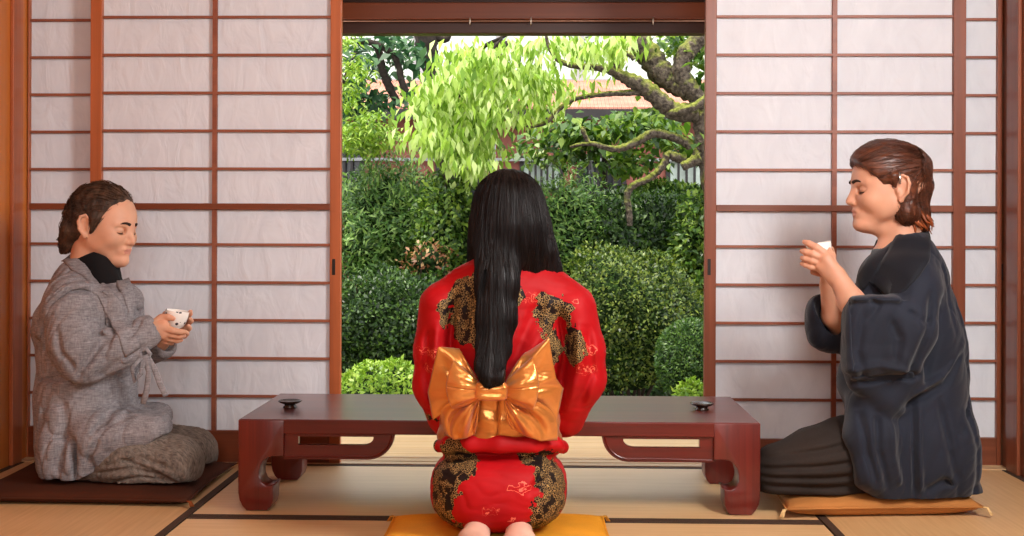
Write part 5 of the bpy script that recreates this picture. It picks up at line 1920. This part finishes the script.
tree = empty('old_garden_tree', on_z(712, 290, ZG), 'old mossy tree with twisting dark branches beside the right screen', 'tree')
b = MB()
DT = 7.2
limb(b, [(746, 330, 15), (730, 250, 13), (714, 190, 11), (706, 150, 10), (703, 122, 10), (702, 104, 10), (691, 90, 10), (682, 76, 9.5), (683, 58, 9), (694, 44, 9), (706, 30, 9), (722, 5, 10)], DT, 12)
limb(b, [(697, 112, 12), (678, 112, 9), (664, 104, 9), (648, 90, 9), (634, 82, 8), (622, 76, 6), (608, 70, 4), (592, 67, 3.4), (576, 66, 3.2), (562, 62, 3), (554, 55, 2.6), (548, 44, 2), (546, 34, 1.4)], DT, 10)
limb(b, [(690, 92, 10), (676, 84, 11, .05), (662, 74, 13, .08), (651, 58, 13, .1), (638, 42, 13, .12), (622, 22, 13, .15), (606, -6, 12, .2)], DT, 12)
limb(b, [(668, 114, 5), (682, 111, 4.5, -.1), (697, 105, 4, -.12), (712, 92, 3.4, -.1)], DT, 8)
limb(b, [(640, 92, 4), (624, 93, 3), (606, 94, 2.8), (588, 96, 2.6), (572, 100, 2.5), (558, 110, 2.4), (548, 121, 2.3), (536, 126, 1.8), (526, 126, 1.2)], DT, 8)
limb(b, [(617, 72, 4), (616, 62, 4), (621, 55, 3.6), (629, 54, 2.8), (634, 60, 2)], DT, 8)
limb(b, [(698, 156, 8), (694, 152, 5), (688, 144, 4.6), (676, 138, 4.6), (662, 134, 4.6), (651, 134, 4.8), (640, 140, 4.6), (628, 146, 4), (616, 149, 3.4), (604, 147, 3), (594, 144, 2.8), (582, 144, 2.2), (570, 147, 1.5)], DT, 9)
limb(b, [(590, 144, 2.6), (586, 138, 2.4), (583, 130, 2.6), (584, 127, 2.2)], DT, 8)
limb(b, [(698, 158, 8), (686, 160, 5.2), (676, 157, 5), (668, 155, 4.4), (664, 164, 3.8), (656, 173, 3.6), (646, 180, 3.6), (636, 184, 3.6), (629, 190, 3.6), (627, 198, 3.4), (629, 210, 3.4), (630, 226, 3)], DT, 9)
limb(b, [(700, 158, 6), (692, 162, 5), (684, 166, 4.6), (682, 167, 4)], DT - 0.12, 9)
b.build('trunk', M['bark_moss'], tree, True)


def spray(boxes, d0, size, wd, droop, m, name, parent, dd=0.5, curl=0.25, spread=0.6):
    """leaves hanging in little tiers inside pixel-measured regions; boxes: (px, py, rx, ry, count, depth offset)"""
    Ps = []
    for px, py, rx, ry, n, *q in boxes:
        dz = q[0] if q else 0
        k = max(1, n // 15)
        cs = np.array([tuple(at(px + rx * math.sqrt(rng.random()) * math.cos(a), py + ry * math.sqrt(rng.random()) * math.sin(a), d0 + dz + rng.uniform(-dd, dd) * 0.5)) for a in rng.uniform(0, 6.283, k)])
        Ps.append(np.repeat(cs, 15, 0) + rng.normal(size=(k * 15, 3)) * np.array((size * 0.95, size * 0.95, size * 0.42)))
    P = np.concatenate(Ps)
    n = len(P)
    h = rng.uniform(0, 6.283, n)
    D = np.stack([np.cos(h) * spread, np.sin(h) * spread, -droop + rng.normal(size=n) * 0.25], 1)
    N = np.stack([rng.normal(size=n) * .35, rng.normal(size=n) * .35 - 0.25, np.ones(n)], 1)
    return leaves(P, D, N, size * rng.uniform(0.7, 1.25, n), wd, m, name, parent, curl)


spray([(690, 45, 16, 14, 150), (700, 78, 8, 18, 90), (640, 48, 10, 12, 60, .3), (672, 40, 14, 8, 90), (702, 140, 6, 16, 60), (655, 108, 10, 8, 30)], DT + .25, 0.075, 0.5, 0.3, M['lf_mid'], 'foliage', tree)

# bright young tree in the middle
t2 = empty('young_tree', on_z(446, 300, ZG), 'slender tree with bright drooping yellow green leaves in the middle of the garden', 'tree')
b = MB()
limb(b, [(452, 300, 5), (450, 200, 5), (446, 168, 5), (441, 150, 4.6), (452, 110, 4), (462, 80, 3), (480, 50, 2.2), (505, 36, 1.6), (520, 30, 1)], 7.5)
limb(b, [(456, 96, 2.6), (470, 92, 2), (490, 92, 2), (504, 88, 1.6), (520, 90, 1.3), (536, 84, 1)], 7.4)
limb(b, [(470, 66, 2), (482, 58, 1.6), (494, 48, 1.4), (502, 38, 1)], 7.4)
limb(b, [(444, 140, 2.4), (460, 138, 1.6), (480, 132, 1.4), (500, 128, 1)], 7.4)
b.build('trunk', M['bark_dark'], t2, True)
spray([(468, 58, 24, 14, 330), (455, 84, 22, 16, 260), (438, 104, 22, 16, 270), (470, 112, 26, 18, 360), (446, 132, 30, 16, 330), (428, 88, 8, 10, 40), (470, 146, 22, 22, 300), (500, 100, 22, 26, 270),
       (524, 62, 22, 24, 240), (538, 92, 16, 22, 190), (532, 116, 10, 8, 50), (500, 56, 12, 16, 90), (552, 44, 14, 9, 80), (580, 46, 20, 8, 100), (606, 50, 16, 9, 100), (622, 44, 12, 8, 60), (562, 84, 12, 8, 36), (588, 84, 8, 5, 18), (600, 60, 12, 5, 40), (474, 172, 10, 18, 80, .2)], 7.3, 0.078, 0.36, 0.95, M['lf_maple'], 'foliage', t2, 0.7)

spray([(466, 70, 26, 20, 150), (448, 118, 26, 22, 160), (476, 120, 24, 24, 160), (520, 84, 26, 24, 130), (470, 150, 22, 20, 110), (590, 52, 26, 8, 40)], 7.75, 0.075, 0.40, 0.8, M['lf_mid'], 'foliage', t2, 0.4)  # darker leaves set behind to paint shade into the gaps of the crown

# dark tree behind on the left, with broad leaves and an arching branch
t3 = empty('shade_tree', on_z(436, 270, ZG), 'dark trunked shade tree with an arching branch behind the bright young tree', 'tree')
b = MB()
limb(b, [(470, 260, 11), (450, 175, 9), (442, 150, 8), (434, 110, 7), (430, 72, 7), (428, 58, 10), (426, 40, 12), (424, 10, 13)], 9.2, 10)
limb(b, [(424, 30, 5), (445, 40, 3.4), (450, 26, 3)], 9.2)
limb(b, [(330, 46, 3), (345, 42, 3), (360, 41, 3), (372, 43, 3.2), (384, 48, 3.4), (394, 56, 3.2), (399, 68, 3.2), (402, 82, 3.6), (408, 94, 3.6), (418, 104, 3)], 8.4)
limb(b, [(374, 44, 3), (380, 54, 3.6), (382, 68, 4), (388, 84, 4.4), (396, 100, 3.6)], 8.45)
limb(b, [(490, 48, 4), (500, 46, 7), (510, 46, 4)], 9.2)
limb(b, [(500, 50, 2.5), (498, 66, 3), (496, 76, 2)], 9.2)
b.build('trunk', M['bark_dark'], t3, True)
spray([(362, 90, 22, 14, 140), (395, 100, 18, 12, 80), (372, 64, 14, 8, 30), (412, 84, 10, 8, 30), (352, 108, 14, 10, 80), (386, 40, 30, 6, 110), (412, 60, 10, 14, 80), (350, 60, 12, 14, 100)], 8.6, 0.085, 0.62, 0.25, M['lf_broad'], 'foliage', t3, 0.8)

# fine yellow maple at the left edge
t4 = empty('small_maple', on_z(330, 290, ZG), 'fine leaved yellow green maple at the left edge of the opening', 'tree')
b = MB()
limb(b, [(318, 290, 4), (322, 200, 4), (332, 150, 3), (352, 130, 2), (380, 122, 1.4)], 7.7)
limb(b, [(326, 170, 3), (334, 110, 2.2), (348, 70, 1.6), (356, 52, 1)], 7.7)
limb(b, [(338, 140, 2), (360, 142, 1.4), (386, 146, 1)], 7.7)
b.build('trunk', M['bark_dark'], t4, True)
spray([(352, 132, 18, 10, 520), (380, 136, 18, 10, 480), (362, 146, 20, 7, 300), (352, 74, 14, 16, 280), (346, 98, 8, 14, 140), (372, 118, 14, 6, 180), (347, 40, 14, 5, 90)], 7.6, 0.045, 0.34, 0.45, M['lf_lime'], 'foliage', t4, 0.6, 0.2, 0.9)

# green leaf mass behind the old tree's lower branches
t5 = empty('camellia_tree', on_z(610, 262, ZG), 'mid green leafy tree behind the twisting lower branches', 'tree')
b = MB()
limb(b, [(600, 280, 4), (604, 200, 3.4), (606, 150, 3), (620, 120, 2)], 8.8)
limb(b, [(604, 170, 2.4), (570, 130, 2), (548, 132, 1)], 8.8)
b.build('trunk', M['bark_dark'], t5, True)
spray([(600, 130, 32, 14, 380), (566, 132, 26, 14, 280), (640, 126, 26, 12, 240), (668, 128, 20, 16, 190), (560, 150, 30, 8, 160), (614, 160, 24, 8, 130), (650, 158, 14, 6, 60), (625, 172, 8, 6, 30), (536, 146, 14, 14, 90)], 8.6, 0.080, 0.6, 0.3, M['lf_mid'], 'foliage', t5, 0.9)

# ---------------- the house across the garden
M['h_white'] = plain('white_house_wall', (196, 204, 196), 0.8, 0.2, 0.03)
M['h_red'] = wood('red_brown_boarding', (112, 58, 48), (150, 84, 70), 'Z', 0.6, 0.5)
M['h_dark'] = plain('dark_window', (34, 34, 40), 0.25, 0.5, 0.15)
M['h_pale'] = plain('pale_blind', (196, 206, 196), 0.7, 0.2, 0.05)
M['h_frame'] = plain('dark_window_frame', (44, 38, 38), 0.5, 0.3, 0.1)
M['h_rail'] = plain('grey_rail', (150, 148, 150), 0.5, 0.4, 0.05)
t = NT('pink_roof_tile')
v = t.coord()
wv = t.wave(v, 9, 0.5, 1, 1, 'X')
t.fin(t.ramp(t.noise(v, 6, 4), [(0.3, lin((160, 100, 84))), (0.7, lin((190, 130, 112)))]), 0.7, t.bump(wv, 0.6, 0.03), 0.2)
M['h_tile'] = t.m
YH = 11.6
hz = lambda py: on_y(520, py, YH).z
hx = lambda px: on_y(px, 160, YH).x
house = empty('neighbour_house', (0, YH, ZG), 'house with red brown boarding, barred windows and a pink tiled eave across the garden', 'house')
MB().box(-6, 6, YH, YH + 0.15, ZG, hz(118)).build('boarded_wall', M['h_red'], house)
MB().box(-6, 6, YH + 0.9, YH + 1.1, hz(118), hz(-60)).build('upper_wall', M['h_white'], house)
m = MB()
za, zb_ = hz(116), on_y(520, 84, YH + 0.9).z
m.prism([(-6.2, 0), (6.2, 0), (6.2, .05), (-6.2, .05)], 0, 1)
for vtx in m.bm.verts:
    tt = vtx.co.y
    vtx.co = Vector((vtx.co.x, YH - 0.35 + 1.26 * tt, za + (zb_ - za) * tt + vtx.co.z))
m.build('tiled_eave', M['h_tile'], house)
MB().box(-6.2, 6.2, YH - 0.37, YH - 0.33, za - 0.06, za + 0.03).build('gutter', M['h_frame'], house)
m = MB()
for x in (hx(408), hx(494), hx(581)):
    MB().box(x - 0.05, x + 0.05, YH + 0.84, YH + 0.9, zb_, hz(-60)).build('wall_batten', M['h_rail'], house)
MB().box(-6, 6, YH + 0.86, YH + 0.9, zb_, zb_ + 0.05).build('sill_board', M['h_rail'], house)
for x0, x1, y0, y1, mt, nb in ((524, 559, 160, 188, 'h_pale', 6), (581, 622, 158, 199, 'h_dark', 5), (670, 702, 160, 192, 'h_pale', 4), (338, 360, 147, 200, 'h_dark', 3), (440, 476, 150, 196, 'h_dark', 4)):
    f = MB()
    X0, X1, Z0, Z1 = hx(x0), hx(x1), hz(y1), hz(y0)
    f.box(X0 - .04, X1 + .04, YH - .03, YH + 0.0, Z0 - .04, Z0); f.box(X0 - .04, X1 + .04, YH - .03, YH, Z1, Z1 + .04)
    f.box(X0 - .04, X0, YH - .03, YH, Z0, Z1); f.box(X1, X1 + .04, YH - .03, YH, Z0, Z1)
    fr = f.build('window', M['h_frame'], house)
    pn = MB().box(X0, X1, YH - .012, YH - .002, Z0, Z1).build('pane', M[mt], None)
    bb = MB()
    for k in range(1, nb):
        x = X0 + (X1 - X0) * k / nb
        bb.box(x - .011, x + .011, YH - .06, YH - .04, Z0 - .02, Z1 + .02)
    gr = bb.build('window_bars', M['h_frame'], None)
    pn.parent = fr; gr.parent = fr
MB().box(-6, 6, YH - 0.08, YH - 0.05, hz(161.5), hz(158.5)).build('handrail', M['h_rail'], house)
# grey pole
DP = 9.9
p0 = at(492, 255, DP); p1 = at(492, 28, DP)
o = MB().tube([Vector((p0.x, p0.y, ZG)), Vector((p0.x, p0.y, p1.z))], sz(3.2, DP), 12).build('garden_pole', plain('pole_paint', (150, 156, 172), 0.5, 0.4, 0.05), None, True)
recenter(o, (p0.x, p0.y, ZG)); tag(o, 'grey blue metal pole standing in the garden behind the bright tree', 'pole')
# thin dry stalks in front of the dark window
for k, pts in enumerate(([(586, 240), (590, 170), (597, 200)], [(600, 240), (594, 180), (588, 146)])):
    b = MB()
    limb(b, [(x, y, 0.8) for x, y in pts], 8.9, 5)
    o = b.build('dry_stalk', M['h_rail'], None, True)
    tag(o, ['bent pale stalk in front of the dark barred window', 'straight pale stalk leaning before the dark barred window'][k], 'stalk', 'dry stalks')
# ------------------------------------------------------------------ light
def area(name, loc, target, size, power, color=(1, 1, 1), shape='RECTANGLE', sy=None, spread=None):
    l = bpy.data.lights.new(name, 'AREA')
    l.shape = shape
    l.size = size
    l.size_y = sy or size
    l.energy = power
    l.color = color
    if spread:
        l.spread = spread
    o = bpy.data.objects.new(name, l)
    COL.objects.link(o)
    o.location = loc
    d = Vector(target) - Vector(loc)
    o.rotation_euler = d.to_track_quat('-Z', 'Y').to_euler()
    return o

area('key_softbox', (1.46, 1.9, 1.72), (-1.0, 4.0, 0.75), 0.8, 98, (1.0, 0.985, 0.96))
area('fill_light', (0.0, -1.5, 1.9), (-0.2, 4.1, 0.7), 1.3, 62, (1.0, 0.985, 0.97))  # added fill light behind the camera, evens out the key
area('ceiling_fill', (0.0, 1.6, 2.25), (0, 1.6, 0), 0.9, 12, (1.0, 0.95, 0.9))  # added overhead fill, not a fixture of the room
sun = bpy.data.lights.new('sun', 'SUN')
sun.energy = 7.0
sun.angle = math.radians(4)
sun.color = (1.0, 0.95, 0.80)
so = bpy.data.objects.new('sun', sun)
COL.objects.link(so)
so.rotation_euler = Vector((0.25, 0.14, -1.0)).to_track_quat('-Z', 'Y').to_euler()
w = bpy.data.worlds.new('sky')
SC.world = w
w.use_nodes = True
nt = w.node_tree
bg = nt.nodes['Background']
tc = nt.nodes.new('ShaderNodeTexCoord')
sep = nt.nodes.new('ShaderNodeSeparateXYZ')
nt.links.new(tc.outputs['Generated'], sep.inputs[0])
rp = nt.nodes.new('ShaderNodeValToRGB')
nt.links.new(sep.outputs['Z'], rp.inputs[0])
rp.color_ramp.elements[0].position = 0.0
rp.color_ramp.elements[0].color = (0.92, 0.92, 0.90, 1)
rp.color_ramp.elements[1].position = 0.8
rp.color_ramp.elements[1].color = (0.80, 0.86, 0.92, 1)
nt.links.new(rp.outputs[0], bg.inputs['Color'])
bg.inputs['Strength'].default_value = 3.7
SC.view_settings.view_transform = 'Standard'
SC.view_settings.look = 'None'
SC.view_settings.exposure = 0.0
SC.view_settings.gamma = 1.0
SC.view_settings.use_curve_mapping = False
SC.cycles.use_denoising = True
SC.cycles.max_bounces = 8
SC.cycles.transparent_max_bounces = 16
